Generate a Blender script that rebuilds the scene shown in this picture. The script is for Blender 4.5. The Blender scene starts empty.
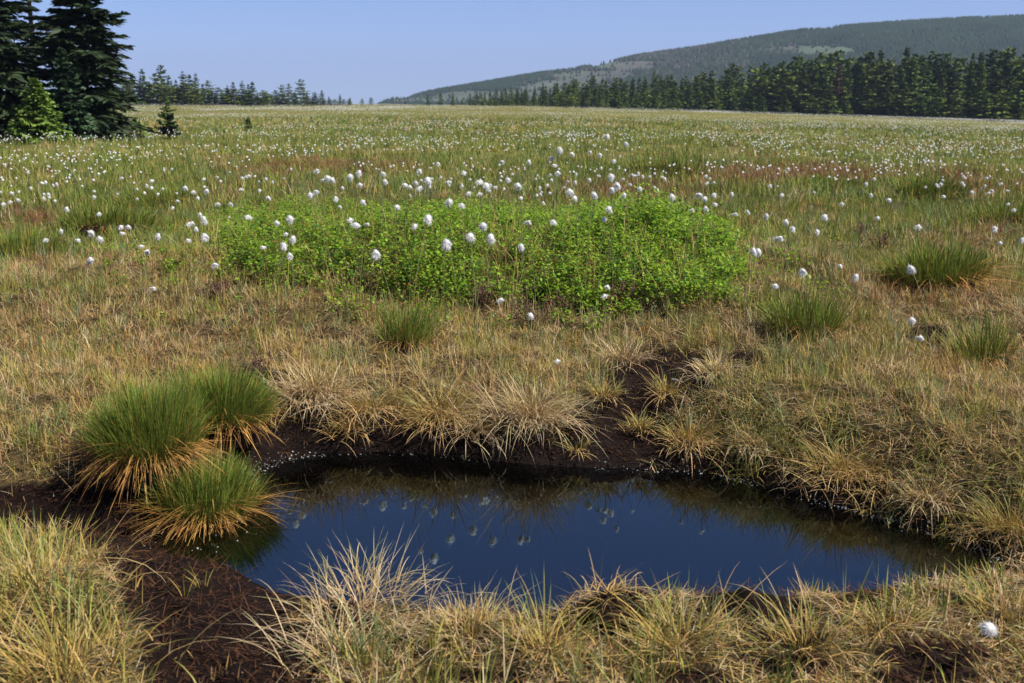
import bpy, math, random
import numpy as np

# ------------------------------------------------------------------ set-up
SC = bpy.context.scene
COL = SC.collection
rng = np.random.default_rng(11)
random.seed(5)
W, H, F = 1024, 683, 1100.0
CAMZ = 1.4
PITCH = math.atan(241.5 / F)
SP, CP = math.sin(PITCH), math.cos(PITCH)
SUN_EL, SUN_AZ = math.radians(51), math.radians(113)      # azimuth clockwise from +y (view direction)


def ray(px, py):
    a = (np.asarray(px, float) - 512) / F
    b = -(np.asarray(py, float) - 341.5) / F
    return a, CP + b * SP, -SP + b * CP


def on_plane(px, py, z=0.0):
    dx, dy, dz = ray(px, py)
    t = (z - CAMZ) / dz
    return dx * t, dy * t


def project(x, y, z):
    f = y * CP - (z - CAMZ) * SP
    u = y * SP + (z - CAMZ) * CP
    f = np.maximum(f, 1e-3)
    return 512 + F * x / f, 341.5 - F * u / f


def sstep(a, b, x):
    t = np.clip((x - a) / (b - a), 0, 1)
    return t * t * (3 - 2 * t)


def _hash(ix, iy, s):
    h = (ix.astype(np.int64) * 374761393 + iy.astype(np.int64) * 668265263 + s * 974634777) & 0xFFFFFFFF
    h = ((h ^ (h >> 13)) * 1274126177) & 0xFFFFFFFF
    h = h ^ (h >> 16)
    return (h & 0xFFFF) / 65535.0


def vnoise(x, y, s=0):
    x = np.asarray(x, float); y = np.asarray(y, float)
    ix, iy = np.floor(x), np.floor(y)
    fx, fy = x - ix, y - iy
    fx = fx * fx * (3 - 2 * fx); fy = fy * fy * (3 - 2 * fy)
    a = _hash(ix, iy, s); b = _hash(ix + 1, iy, s); c = _hash(ix, iy + 1, s); d = _hash(ix + 1, iy + 1, s)
    return (a * (1 - fx) + b * fx) * (1 - fy) + (c * (1 - fx) + d * fx) * fy


def fbm(x, y, s=0, o=3):
    v = 0; a = 0.5; t = 0
    for k in range(o):
        v = v + a * vnoise(np.asarray(x) * 2 ** k + 17.3 * k, np.asarray(y) * 2 ** k - 9.1 * k, s + k)
        t += a; a *= 0.5
    return v / t


# ------------------------------------------------------------------ object helpers
def tag(o, label=None, cat=None, group=None, kind=None):
    if label: o['label'] = label
    if cat: o['category'] = cat
    if group: o['group'] = group
    if kind: o['kind'] = kind
    return o


def empty(name, loc, rz=0.0, scale=1.0):
    o = bpy.data.objects.new(name, None)
    COL.objects.link(o)
    o.empty_display_size = 0.1
    o.location = loc; o.rotation_euler = (0, 0, rz); o.scale = (scale,) * 3
    return o


def make_mesh(name, V, quads=None, tris=None, col=None, smooth=True):
    V = np.asarray(V, np.float32)
    me = bpy.data.meshes.new(name)
    nq = 0 if quads is None else len(quads)
    nt = 0 if tris is None else len(tris)
    me.vertices.add(len(V)); me.vertices.foreach_set('co', V.ravel())
    loops = []
    if nq: loops.append(np.asarray(quads, np.int32).ravel())
    if nt: loops.append(np.asarray(tris, np.int32).ravel())
    L = np.concatenate(loops)
    me.loops.add(len(L)); me.loops.foreach_set('vertex_index', L)
    me.polygons.add(nq + nt)
    start = np.concatenate([np.arange(nq) * 4, nq * 4 + np.arange(nt) * 3]).astype(np.int32)
    me.polygons.foreach_set('loop_start', start)
    if smooth:
        me.polygons.foreach_set('use_smooth', np.ones(nq + nt, bool))
    me.update(calc_edges=True)
    if col is not None:
        col = np.asarray(col, np.float32)
        if col.shape[1] == 3:
            col = np.concatenate([col, np.ones((len(col), 1), np.float32)], 1)
        at = me.color_attributes.new('Col', 'FLOAT_COLOR', 'POINT')
        at.data.foreach_set('color', col.ravel())
    return me


def link(name, me, mat, parent=None, loc=None):
    o = bpy.data.objects.new(name, me)
    COL.objects.link(o)
    if mat is not None and not me.materials:
        me.materials.append(mat)
    if parent is not None: o.parent = parent
    if loc is not None: o.location = loc
    return o


def copy_tree(root, loc, rz, scale, label=None, group=None):
    r = root.copy(); COL.objects.link(r)
    r.location = loc; r.rotation_euler = (0, 0, rz)
    r.scale = (scale,) * 3 if np.isscalar(scale) else scale
    if label: r['label'] = label
    if group: r['group'] = group
    for ch in list(root.children):
        c = ch.copy(); COL.objects.link(c); c.parent = r
        for g in ch.children:
            d = g.copy(); COL.objects.link(d); d.parent = c
    return r


# ------------------------------------------------------------------ materials
def new_mat(name):
    m = bpy.data.materials.new(name); m.use_nodes = True
    nt = m.node_tree; nt.nodes.clear()
    out = nt.nodes.new('ShaderNodeOutputMaterial')
    return m, nt, out


def leaf_mat(name, transl=0.35, rough=0.5, spec=0.35, vary=0.25, scale=30.0, base=None, objvar=0.0):
    m, nt, out = new_mat(name)
    N = nt.nodes.new; Lk = nt.links.new
    if base is None:
        src = N('ShaderNodeAttribute'); src.attribute_name = 'Col'; csock = src.outputs['Color']
    else:
        src = N('ShaderNodeRGB'); src.outputs[0].default_value = (*base, 1); csock = src.outputs[0]
    geo = N('ShaderNodeNewGeometry')
    nz = N('ShaderNodeTexNoise'); nz.inputs['Scale'].default_value = scale; nz.inputs['Detail'].default_value = 2
    Lk(geo.outputs['Position'], nz.inputs['Vector'])
    mr = N('ShaderNodeMapRange'); mr.inputs[1].default_value = 0.3; mr.inputs[2].default_value = 0.7
    mr.inputs[3].default_value = 1 - vary; mr.inputs[4].default_value = 1 + vary
    Lk(nz.outputs['Fac'], mr.inputs[0])
    val = mr.outputs[0]
    if objvar:
        oi = N('ShaderNodeObjectInfo')
        m2 = N('ShaderNodeMapRange'); m2.inputs[3].default_value = 1 - objvar; m2.inputs[4].default_value = 1 + objvar
        Lk(oi.outputs['Random'], m2.inputs[0])
        mu = N('ShaderNodeMath'); mu.operation = 'MULTIPLY'
        Lk(val, mu.inputs[0]); Lk(m2.outputs[0], mu.inputs[1]); val = mu.outputs[0]
    hs = N('ShaderNodeHueSaturation'); Lk(val, hs.inputs['Value']); Lk(csock, hs.inputs['Color'])
    p = N('ShaderNodeBsdfPrincipled'); p.inputs['Roughness'].default_value = rough
    p.inputs['Specular IOR Level'].default_value = spec
    Lk(hs.outputs[0], p.inputs['Base Color'])
    if transl > 0:
        t = N('ShaderNodeBsdfTranslucent'); Lk(hs.outputs[0], t.inputs['Color'])
        mx = N('ShaderNodeMixShader'); mx.inputs[0].default_value = transl
        Lk(p.outputs[0], mx.inputs[1]); Lk(t.outputs[0], mx.inputs[2]); Lk(mx.outputs[0], out.inputs[0])
    else:
        Lk(p.outputs[0], out.inputs[0])
    return m


def ground_mat():
    m, nt, out = new_mat('bog_ground')
    N = nt.nodes.new; Lk = nt.links.new
    at = N('ShaderNodeAttribute'); at.attribute_name = 'Col'
    geo = N('ShaderNodeNewGeometry')
    n1 = N('ShaderNodeTexNoise'); n1.inputs['Scale'].default_value = 45; n1.inputs['Detail'].default_value = 6
    n1.inputs['Roughness'].default_value = 0.7
    n2 = N('ShaderNodeTexNoise'); n2.inputs['Scale'].default_value = 3.1; n2.inputs['Detail'].default_value = 6
    Lk(geo.outputs['Position'], n1.inputs['Vector']); Lk(geo.outputs['Position'], n2.inputs['Vector'])
    mu = N('ShaderNodeMath'); mu.operation = 'MULTIPLY'
    Lk(n1.outputs['Fac'], mu.inputs[0]); Lk(n2.outputs['Fac'], mu.inputs[1])
    mr = N('ShaderNodeMapRange'); mr.inputs[1].default_value = 0.1; mr.inputs[2].default_value = 0.42
    mr.inputs[3].default_value = 0.45; mr.inputs[4].default_value = 1.7
    Lk(mu.outputs[0], mr.inputs[0])
    hs = N('ShaderNodeHueSaturation'); Lk(at.outputs['Color'], hs.inputs['Color']); Lk(mr.outputs[0], hs.inputs['Value'])
    p = N('ShaderNodeBsdfPrincipled')
    Lk(hs.outputs[0], p.inputs['Base Color'])
    ro = N('ShaderNodeMapRange'); ro.inputs[3].default_value = 0.95; ro.inputs[4].default_value = 0.4
    Lk(at.outputs['Alpha'], ro.inputs[0]); Lk(ro.outputs[0], p.inputs['Roughness'])
    p.inputs['Specular IOR Level'].default_value = 0.12
    bp = N('ShaderNodeBump'); bp.inputs['Strength'].default_value = 0.9; bp.inputs['Distance'].default_value = 0.02
    Lk(n1.outputs['Fac'], bp.inputs['Height']); Lk(bp.outputs[0], p.inputs['Normal'])
    Lk(p.outputs[0], out.inputs[0])
    return m


def water_mat():
    m, nt, out = new_mat('bog_water')
    N = nt.nodes.new; Lk = nt.links.new
    p = N('ShaderNodeBsdfPrincipled')
    p.inputs['Base Color'].default_value = (0.0012, 0.0008, 0.0006, 1)
    p.inputs['Roughness'].default_value = 0.015
    p.inputs['IOR'].default_value = 2.35
    p.inputs['Specular Tint'].default_value = (0.46, 0.77, 1.0, 1)  # blue put into the reflections to deepen the mirrored sky
    geo = N('ShaderNodeNewGeometry')
    nz = N('ShaderNodeTexNoise'); nz.inputs['Scale'].default_value = 14; nz.inputs['Detail'].default_value = 2
    Lk(geo.outputs['Position'], nz.inputs['Vector'])
    bp = N('ShaderNodeBump'); bp.inputs['Strength'].default_value = 0.05; bp.inputs['Distance'].default_value = 0.004
    Lk(nz.outputs['Fac'], bp.inputs['Height']); Lk(bp.outputs[0], p.inputs['Normal'])
    Lk(p.outputs[0], out.inputs[0])
    return m


def simple_mat(name, base, rough=0.8, spec=0.3, transl=0.0, vary=0.2, scale=20):
    return leaf_mat(name, transl, rough, spec, vary, scale, base=base)


M_GRASS = leaf_mat('grass_blades', 0.22, 0.55, 0.22, 0.18, 25)
M_BILB = leaf_mat('bilberry_leaves', 0.5, 0.45, 0.3, 0.25, 14)
M_STEM = simple_mat('green_stem', (0.16, 0.17, 0.06), 0.6)
M_WOOD = simple_mat('brown_twig_wood', (0.05, 0.03, 0.02), 0.85)
M_HEATHER = leaf_mat('dead_heather', 0.1, 0.8, 0.2, 0.3, 60)
M_COTTON = simple_mat('cotton_fluff', (0.86, 0.85, 0.83), 0.95, 0.05, 0.35, 0.05, 200)
M_PEAT = simple_mat('peat_mound', (0.014, 0.007, 0.005), 0.95, 0.08, 0, 0.5, 60)
M_BARK = simple_mat('spruce_bark', (0.055, 0.038, 0.03), 0.9, 0.2, 0, 0.35, 4)
M_CONIFER = leaf_mat('spruce_needles', 0.10, 0.6, 0.25, 0.35, 1.6)
M_FOREST = leaf_mat('forest_needles', 0.10, 0.65, 0.2, 0.3, 0.5, objvar=0.35)
M_HILLTREES = leaf_mat('hill_trees', 0.0, 0.9, 0.1, 0.25, 0.02)
M_GROUND = ground_mat()
M_WATER = water_mat()

# ------------------------------------------------------------------ terrain
def chaikin(P, n=2):
    for _ in range(n):
        Q = np.roll(P, -1, 0)
        P = np.stack([P * 0.75 + Q * 0.25, P * 0.25 + Q * 0.75], 1).reshape(-1, 2)
    return P


_far_px = [(150, 541), (172, 520), (222, 500), (252, 486), (258, 468), (292, 457), (350, 453), (420, 454), (490, 461), (560, 467), (640, 470),
           (705, 471), (760, 486), (830, 504), (900, 523), (955, 541), (1002, 556)]
_near_px = [(1000, 568), (940, 574), (885, 583), (820, 591), (740, 600), (660, 606), (590, 612), (520, 616), (450, 612), (380, 604),
            (320, 598), (278, 594), (254, 582), (232, 566), (180, 557)]
_fx, _fy = on_plane([p[0] for p in _far_px], [p[1] for p in _far_px])
_nx, _ny = on_plane([p[0] for p in _near_px], [p[1] for p in _near_px])
POND = chaikin(np.stack([np.concatenate([_fx, _nx]), np.concatenate([_fy, _ny])], 1), 2)
_o = np.argsort(_fx[3:]); YF = (_fx[3:][_o], _fy[3:][_o])
_o = np.argsort(_nx); YN = (_nx[_o], _ny[_o])


def pond_sd(x, y):
    """signed distance to the pool outline, positive on land"""
    x = np.asarray(x, float); y = np.asarray(y, float)
    sh = x.shape; x = x.ravel(); y = y.ravel()
    d = np.full(x.shape, 9.0)
    near = (x > -4) & (x < 4.5) & (y > 0) & (y < 7.5)
    xs, ys = x[near], y[near]
    best = np.full(xs.shape, 1e9); inside = np.zeros(xs.shape, bool)
    P = POND; n = len(P)
    for i in range(n):
        ax, ay = P[i]; bx, by = P[(i + 1) % n]
        ex, ey = bx - ax, by - ay
        t = np.clip(((xs - ax) * ex + (ys - ay) * ey) / (ex * ex + ey * ey + 1e-12), 0, 1)
        best = np.minimum(best, (xs - ax - t * ex) ** 2 + (ys - ay - t * ey) ** 2)
        c = ((ay > ys) != (by > ys)) & (xs < (bx - ax) * (ys - ay) / (by - ay + 1e-12) + ax)
        inside ^= c
    sd = np.sqrt(best); sd[inside] *= -1
    d[near] = np.minimum(sd, 9)
    return d.reshape(sh)


def gpx(px, py, z=0.1):
    a, b = on_plane(px, py, z); return float(a), float(b)


# local bumps and hollows: (x, y, rx, ry, dz)
BUMPS = []
def bump(px, py, rx, ry, dz, z=0.1):
    x, y = gpx(px, py, z); BUMPS.append((x, y, rx, ry, dz))
bump(465, 256, 2.3, 1.45, 0.36, 0.4)          # bilberry hump
bump(60, 610, 0.42, 0.4, 0.07)
bump(215, 620, 0.25, 0.3, -0.05)
bump(70, 500, 0.45, 0.16, -0.09)
bump(610, 598, 0.17, 0.11, 0.075)
bump(745, 592, 0.22, 0.10, 0.06)
bump(390, 618, 0.33, 0.14, 0.035)
bump(880, 620, 0.3, 0.2, 0.03)
bump(640, 400, 0.26, 0.3, -0.07, 0.2)          # gully in the bare peat
bump(940, 275, 0.5, 0.4, 0.07, 0.25)
bump(320, 385, 0.28, 0.22, 0.03, 0.2)
bump(520, 400, 0.35, 0.25, 0.02, 0.2)
bump(130, 460, 0.3, 0.25, 0.05, 0.1)


def terrain(x, y):
    x = np.asarray(x, float); y = np.asarray(y, float)
    r = np.hypot(x, y)
    d = pond_sd(x, y)
    yf = np.interp(x, *YF); yn = np.interp(x, *YN)
    t = sstep(-0.15, 1.05, (y - yn) / np.maximum(yf - yn, 0.25))
    t = np.where((x > YN[0][-1]), sstep(2.7, 3.6, y), t)
    hb = 0.075 + (0.125 + 0.085 * sstep(0.2, 1.0, x)) * t
    w = 0.17 - 0.02 * t + 0.05 * t * sstep(0.2, 1.0, x)
    dd = np.maximum(d, 0)
    z = hb * (1 - np.exp(-(dd / w) ** 1.25))
    z = np.where(d < 0, -0.22 * (1 - np.exp(np.minimum(d, 0) / 0.12)) - 0.004, z)
    land = sstep(0.02, 0.35, d)
    for (bx, by, rx, ry, dz) in BUMPS:
        z = z + dz * np.exp(-((x - bx) / rx) ** 2 - ((y - by) / ry) ** 2) * sstep(-0.02, 0.16, d)
    z = z + sstep(0.0, 0.25, d) * sstep(9, 6, r) * (fbm(x * 11, y * 11, 5, 4) - 0.5) * 0.075
    # hummocks
    z = z + land * (fbm(x * 2.6, y * 2.6, 3, 3) - 0.5) * 0.11 * sstep(60, 12, r)
    z = z + sstep(0.3, 1.5, d) * (fbm(x * 0.7, y * 0.7, 9, 2) - 0.5) * 0.16 * sstep(150, 30, r)
    z = z + sstep(8, 30, r) * (fbm(x * 0.09, y * 0.09, 21, 2) - 0.5) * 0.28
    # broad tilt: level to the left, falling away to the right
    px = 512 + F * x / np.maximum(y, 0.05) / CP
    px = np.where(y <= 0.05, 512, px)
    o = np.interp(px, [0, 350, 512, 700, 1024, 1300], [0.22, 0.22, -0.05, -0.74, -2.05, -2.6])
    z = z + o * np.minimum((r / 180.0) ** 1.3, 1.45)
    # the moor ends and the land drops into a valley
    z = z - 50 * sstep(238, 900, r)
    return z


def hit(px, py, h=0.0, dmin=1.8, dmax=260):
    """follow the view ray until it is h above the ground"""
    dx, dy, dz = [float(v) for v in ray(px, py)]
    ts = np.geomspace(dmin, dmax, 900)
    x, y, z = dx * ts, dy * ts, CAMZ + dz * ts
    g = terrain(x, y) + h
    k = np.argmax(z <= g)
    if not (z <= g).any(): k = len(ts) - 1
    return x[k], y[k], float(terrain(x[k], y[k]))


def ell(px, py, cx, cy, rx, ry, soft=0.35):
    q = np.sqrt(((px - cx) / rx) ** 2 + ((py - cy) / ry) ** 2)
    return 1 - sstep(1 - soft, 1 + soft, q)


PEAT_SPOTS = [(662, 374, 58, 25), (606, 430, 54, 30), (636, 405, 44, 30), (305, 428, 45, 24), (440, 448, 175, 15), (560, 462, 60, 14),
              (60, 500, 95, 17), (150, 512, 55, 20), (222, 612, 62, 44), (180, 562, 75, 22), (262, 655, 60, 34), (610, 588, 40, 16),
              (752, 588, 62, 12), (930, 655, 60, 13), (872, 602, 36, 11), (335, 600, 40, 12), (790, 640, 40, 10), (255, 380, 25, 12),
              (745, 362, 22, 10), (930, 335, 24, 9), (560, 300, 30, 10), (215, 655, 75, 50), (235, 705, 85, 50), (190, 600, 70, 36), (610, 612, 34, 14), (752, 608, 56, 12), (340, 622, 34, 10), (930, 680, 60, 14), (790, 665, 40, 12), (680, 680, 50, 10), (470, 680, 60, 10), (130, 535, 60, 18), (40, 522, 70, 12)]
BILB = [(480, 250, 150, 48), (610, 248, 130, 46), (330, 222, 120, 40), (290, 250, 70, 30), (685, 266, 62, 32), (560, 266, 150, 36)]


def peat_mask(px, py):
    m = np.zeros_like(px)
    for e in PEAT_SPOTS: m = np.maximum(m, ell(px, py, *e))
    n = fbm(px * 0.045, py * 0.075, 501, 3)
    return sstep(0.25, 0.6, m * (0.55 + 0.95 * n))


def bilb_mask(px, py):
    m = np.zeros_like(px)
    for e in BILB: m = np.maximum(m, ell(px, py, *e, 0.5))
    return m


def zones(x, y, z):
    """green share, red share, density at a ground point"""
    px, py = project(x, y, z)
    n = fbm(x * 0.8, y * 0.8, 31, 3); n2 = fbm(x * 0.22 + 5, y * 0.22, 44, 3)
    far = sstep(9, 30, np.hypot(x, y))
    g = np.interp(py, [103, 112, 130, 160, 200, 250, 300, 350, 430, 540, 683], [0.62, 0.62, 0.78, 0.84, 0.82, 0.66, 0.46, 0.33, 0.38, 0.70, 0.60])
    g = g + (n - 0.5) * 1.1 * (1 - far) + (n2 - 0.5) * 0.9 * far
    rd = np.clip((fbm(x * 0.5 + 11, y * 0.5, 57, 2) - 0.55) * 3, 0, 1) * 0.35
    for (cx, cy, rx, ry, a) in [(790, 176, 110, 11, 1.0), (640, 192, 70, 9, 0.9), (30, 222, 70, 14, 0.9), (330, 168, 90, 8, 0.9), (930, 176, 80, 8, .7), (930, 300, 80, 16, 0.55),
                                (985, 240, 60, 12, 0.5), (90, 270, 70, 12, 0.5), (990, 190, 60, 7, 0.6), (120, 340, 120, 40, 0.25),
                                (560, 310, 80, 12, 0.5), (860, 300, 60, 25, 0.35), (300, 320, 90, 20, .3)]:
        rd = np.maximum(rd, a * ell(px, py, cx, cy, rx, ry))
    for (cx, cy, rx, ry, a) in [(110, 216, 80, 20, 0.4), (20, 245, 60, 22, 0.45), (660, 168, 40, 8, 0.4), (930, 190, 50, 9, 0.4), (820, 182, 40, 8, 0.3),
                                (800, 312, 50, 20, 0.25), (300, 300, 70, 30, 0.2), (870, 420, 120, 40, 0.08), (560, 170, 60, 6, .3)]:
        g = g + a * ell(px, py, cx, cy, rx, ry)
    g = np.clip(g, 0.04, 0.95) * (1 - 0.7 * rd)
    return g, rd


C_STRAW = np.array((0.46, 0.305, 0.085)); C_TAN = np.array((0.49, 0.325, 0.165)); C_PALE = np.array((0.58, 0.47, 0.28))
C_GREEN = np.array((0.108, 0.172, 0.024)); C_YGREEN = np.array((0.235, 0.265, 0.040)); C_RED = np.array((0.200, 0.085, 0.036))
C_BGREEN = np.array((0.155, 0.235, 0.105)); C_GOLD = np.array((0.40, 0.225, 0.06)); C_RUST = np.array((0.30, 0.125, 0.035))


def build_ground():
    R = np.concatenate([np.geomspace(0.5, 8.5, 560, endpoint=False), np.geomspace(8.5, 9000, 420)])
    A = np.radians(np.concatenate([np.linspace(-100, -40, 60, endpoint=False), np.linspace(-40, 40, 330, endpoint=False), np.linspace(40, 100, 61)]))
    RR, AA = np.meshgrid(R, A, indexing='ij')
    X, Y = RR * np.sin(AA), RR * np.cos(AA)
    Z = terrain(X, Y)
    px, py = project(X, Y, Z)
    d = pond_sd(X, Y)
    wet = sstep(0.16, 0.0, d)
    pm = np.where((RR < 9) & (Y > 1), peat_mask(px, py), 0)
    pm = np.maximum(pm, np.where(X > 0.6, sstep(0.14, 0.03, d), sstep(0.26, 0.06, d)))
    g, rd = zones(X, Y, Z)
    far = sstep(9, 26, RR)
    mat_c = (C_TAN * 0.17)[None, None] * (1 - 0.5 * g[..., None]) + (C_GREEN * 0.10)[None, None] * g[..., None]
    far_c = (np.array((0.19, 0.150, 0.048)) * (1 - g[..., None]) + np.array((0.095, 0.112, 0.024)) * g[..., None])
    far_c = far_c * (1 - rd[..., None]) + np.array((0.15, 0.082, 0.045)) * rd[..., None]
    c = mat_c * (1 - far[..., None]) + far_c * far[..., None]
    peat = np.array((0.0085, 0.0042, 0.0032))
    c = c * (1 - pm[..., None]) + peat * pm[..., None]
    vv = sstep(240, 420, RR)[..., None]
    c = c * (1 - vv) + np.array((0.05, 0.07, 0.035)) * vv
    col = np.concatenate([c, wet[..., None]], -1).reshape(-1, 4)
    nr, na = RR.shape
    i = np.arange((nr - 1) * na).reshape(nr - 1, na)[:, :-1].ravel()
    q = np.stack([i, i + 1, i + na + 1, i + na], 1)[:, ::-1]
    o = link('ground', make_mesh('ground', np.stack([X, Y, Z], -1).reshape(-1, 3), q, None, col), M_GROUND)
    tag(o, kind='structure')
    # pool
    P = POND
    c = P.mean(0)
    n = len(P)
    nrm = P - c; nrm /= np.linalg.norm(nrm, axis=1)[:, None]
    ring = P + nrm * 0.12
    V = np.concatenate([[[c[0], c[1], 0]], np.c_[ring, np.zeros(n)]])
    k = np.arange(n)
    T = np.stack([np.zeros(n, int), 1 + k, 1 + (k + 1) % n], 1)
    w = link('water', make_mesh('water', V, None, T, None, False), M_WATER)
    if w.data.polygons[0].normal.z < 0:
        w.data.flip_normals()
    tag(w, kind='structure')


# ------------------------------------------------------------------ blades
def blade_strips(root, az, lean, bend, L, wd, cb, ct, S=3, twist=None, kmid=0.35):
    """ribbons: root (N,3); returns V, quads, tris, colours"""
    N = len(root)
    dirx, diry = np.sin(az), np.cos(az)
    if twist is None: twist = rng.uniform(-1.2, 1.2, N)
    sx, sy = np.cos(az + twist), -np.sin(az + twist)
    P = np.zeros((N, S + 1, 3)); P[:, 0] = root
    for k in range(S):
        ph = lean + bend * (k + 0.5) / S
        P[:, k + 1, 0] = P[:, k, 0] + L / S * np.sin(ph) * dirx
        P[:, k + 1, 1] = P[:, k, 1] + L / S * np.sin(ph) * diry
        P[:, k + 1, 2] = P[:, k, 2] + L / S * np.cos(ph)
    nv = 2 * S + 1
    V = np.zeros((N, nv, 3)); C = np.zeros((N, nv, 3))
    for k in range(S):
        hw = wd * 0.5 * (1 - (k / S) ** 2 * 0.75)
        V[:, 2 * k] = P[:, k]; V[:, 2 * k + 1] = P[:, k]
        V[:, 2 * k, 0] -= sx * hw; V[:, 2 * k, 1] -= sy * hw
        V[:, 2 * k + 1, 0] += sx * hw; V[:, 2 * k + 1, 1] += sy * hw
        t = k / S
        f = t / kmid * 0.5 if t < kmid else 0.5 + 0.5 * (t - kmid) / (1 - kmid)
        C[:, 2 * k] = C[:, 2 * k + 1] = cb * (1 - f) + ct * f
    V[:, -1] = P[:, -1]; C[:, -1] = ct
    b = (np.arange(N) * nv)[:, None]
    Q = np.concatenate([b + np.array([2 * k, 2 * k + 1, 2 * k + 3, 2 * k + 2]) for k in range(S - 1)], 0) if S > 1 else np.zeros((0, 4), int)
    T = b + np.array([2 * S - 2, 2 * S - 1, 2 * S])
    return V.reshape(-1, 3), Q, T, C.reshape(-1, 3)


class Acc:
    def __init__(s): s.V = []; s.Q = []; s.T = []; s.C = []; s.n = 0
    def add(s, V, Q, T, C):
        s.V.append(V); s.C.append(C)
        if Q is not None and len(Q): s.Q.append(Q + s.n)
        if T is not None and len(T): s.T.append(T + s.n)
        s.n += len(V)
    def mesh(s, name, smooth=True):
        return make_mesh(name, np.concatenate(s.V), np.concatenate(s.Q) if s.Q else None, np.concatenate(s.T) if s.T else None,
                         np.concatenate(s.C), smooth)


def jit(c, n, a=0.18, b=0.06):
    return np.clip(c * rng.normal(1, a, (n, 1)) * rng.normal(1, b, (n, 3)), 0.005, 0.8)


def pick(cols, w, n):
    """choose a colour per item from rows of weights (n,k)"""
    w = w / w.sum(1, keepdims=True)
    k = (rng.random((n, 1)) > np.cumsum(w, 1)).sum(1).clip(0, len(cols) - 1)
    return np.array(cols)[k], k


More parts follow.
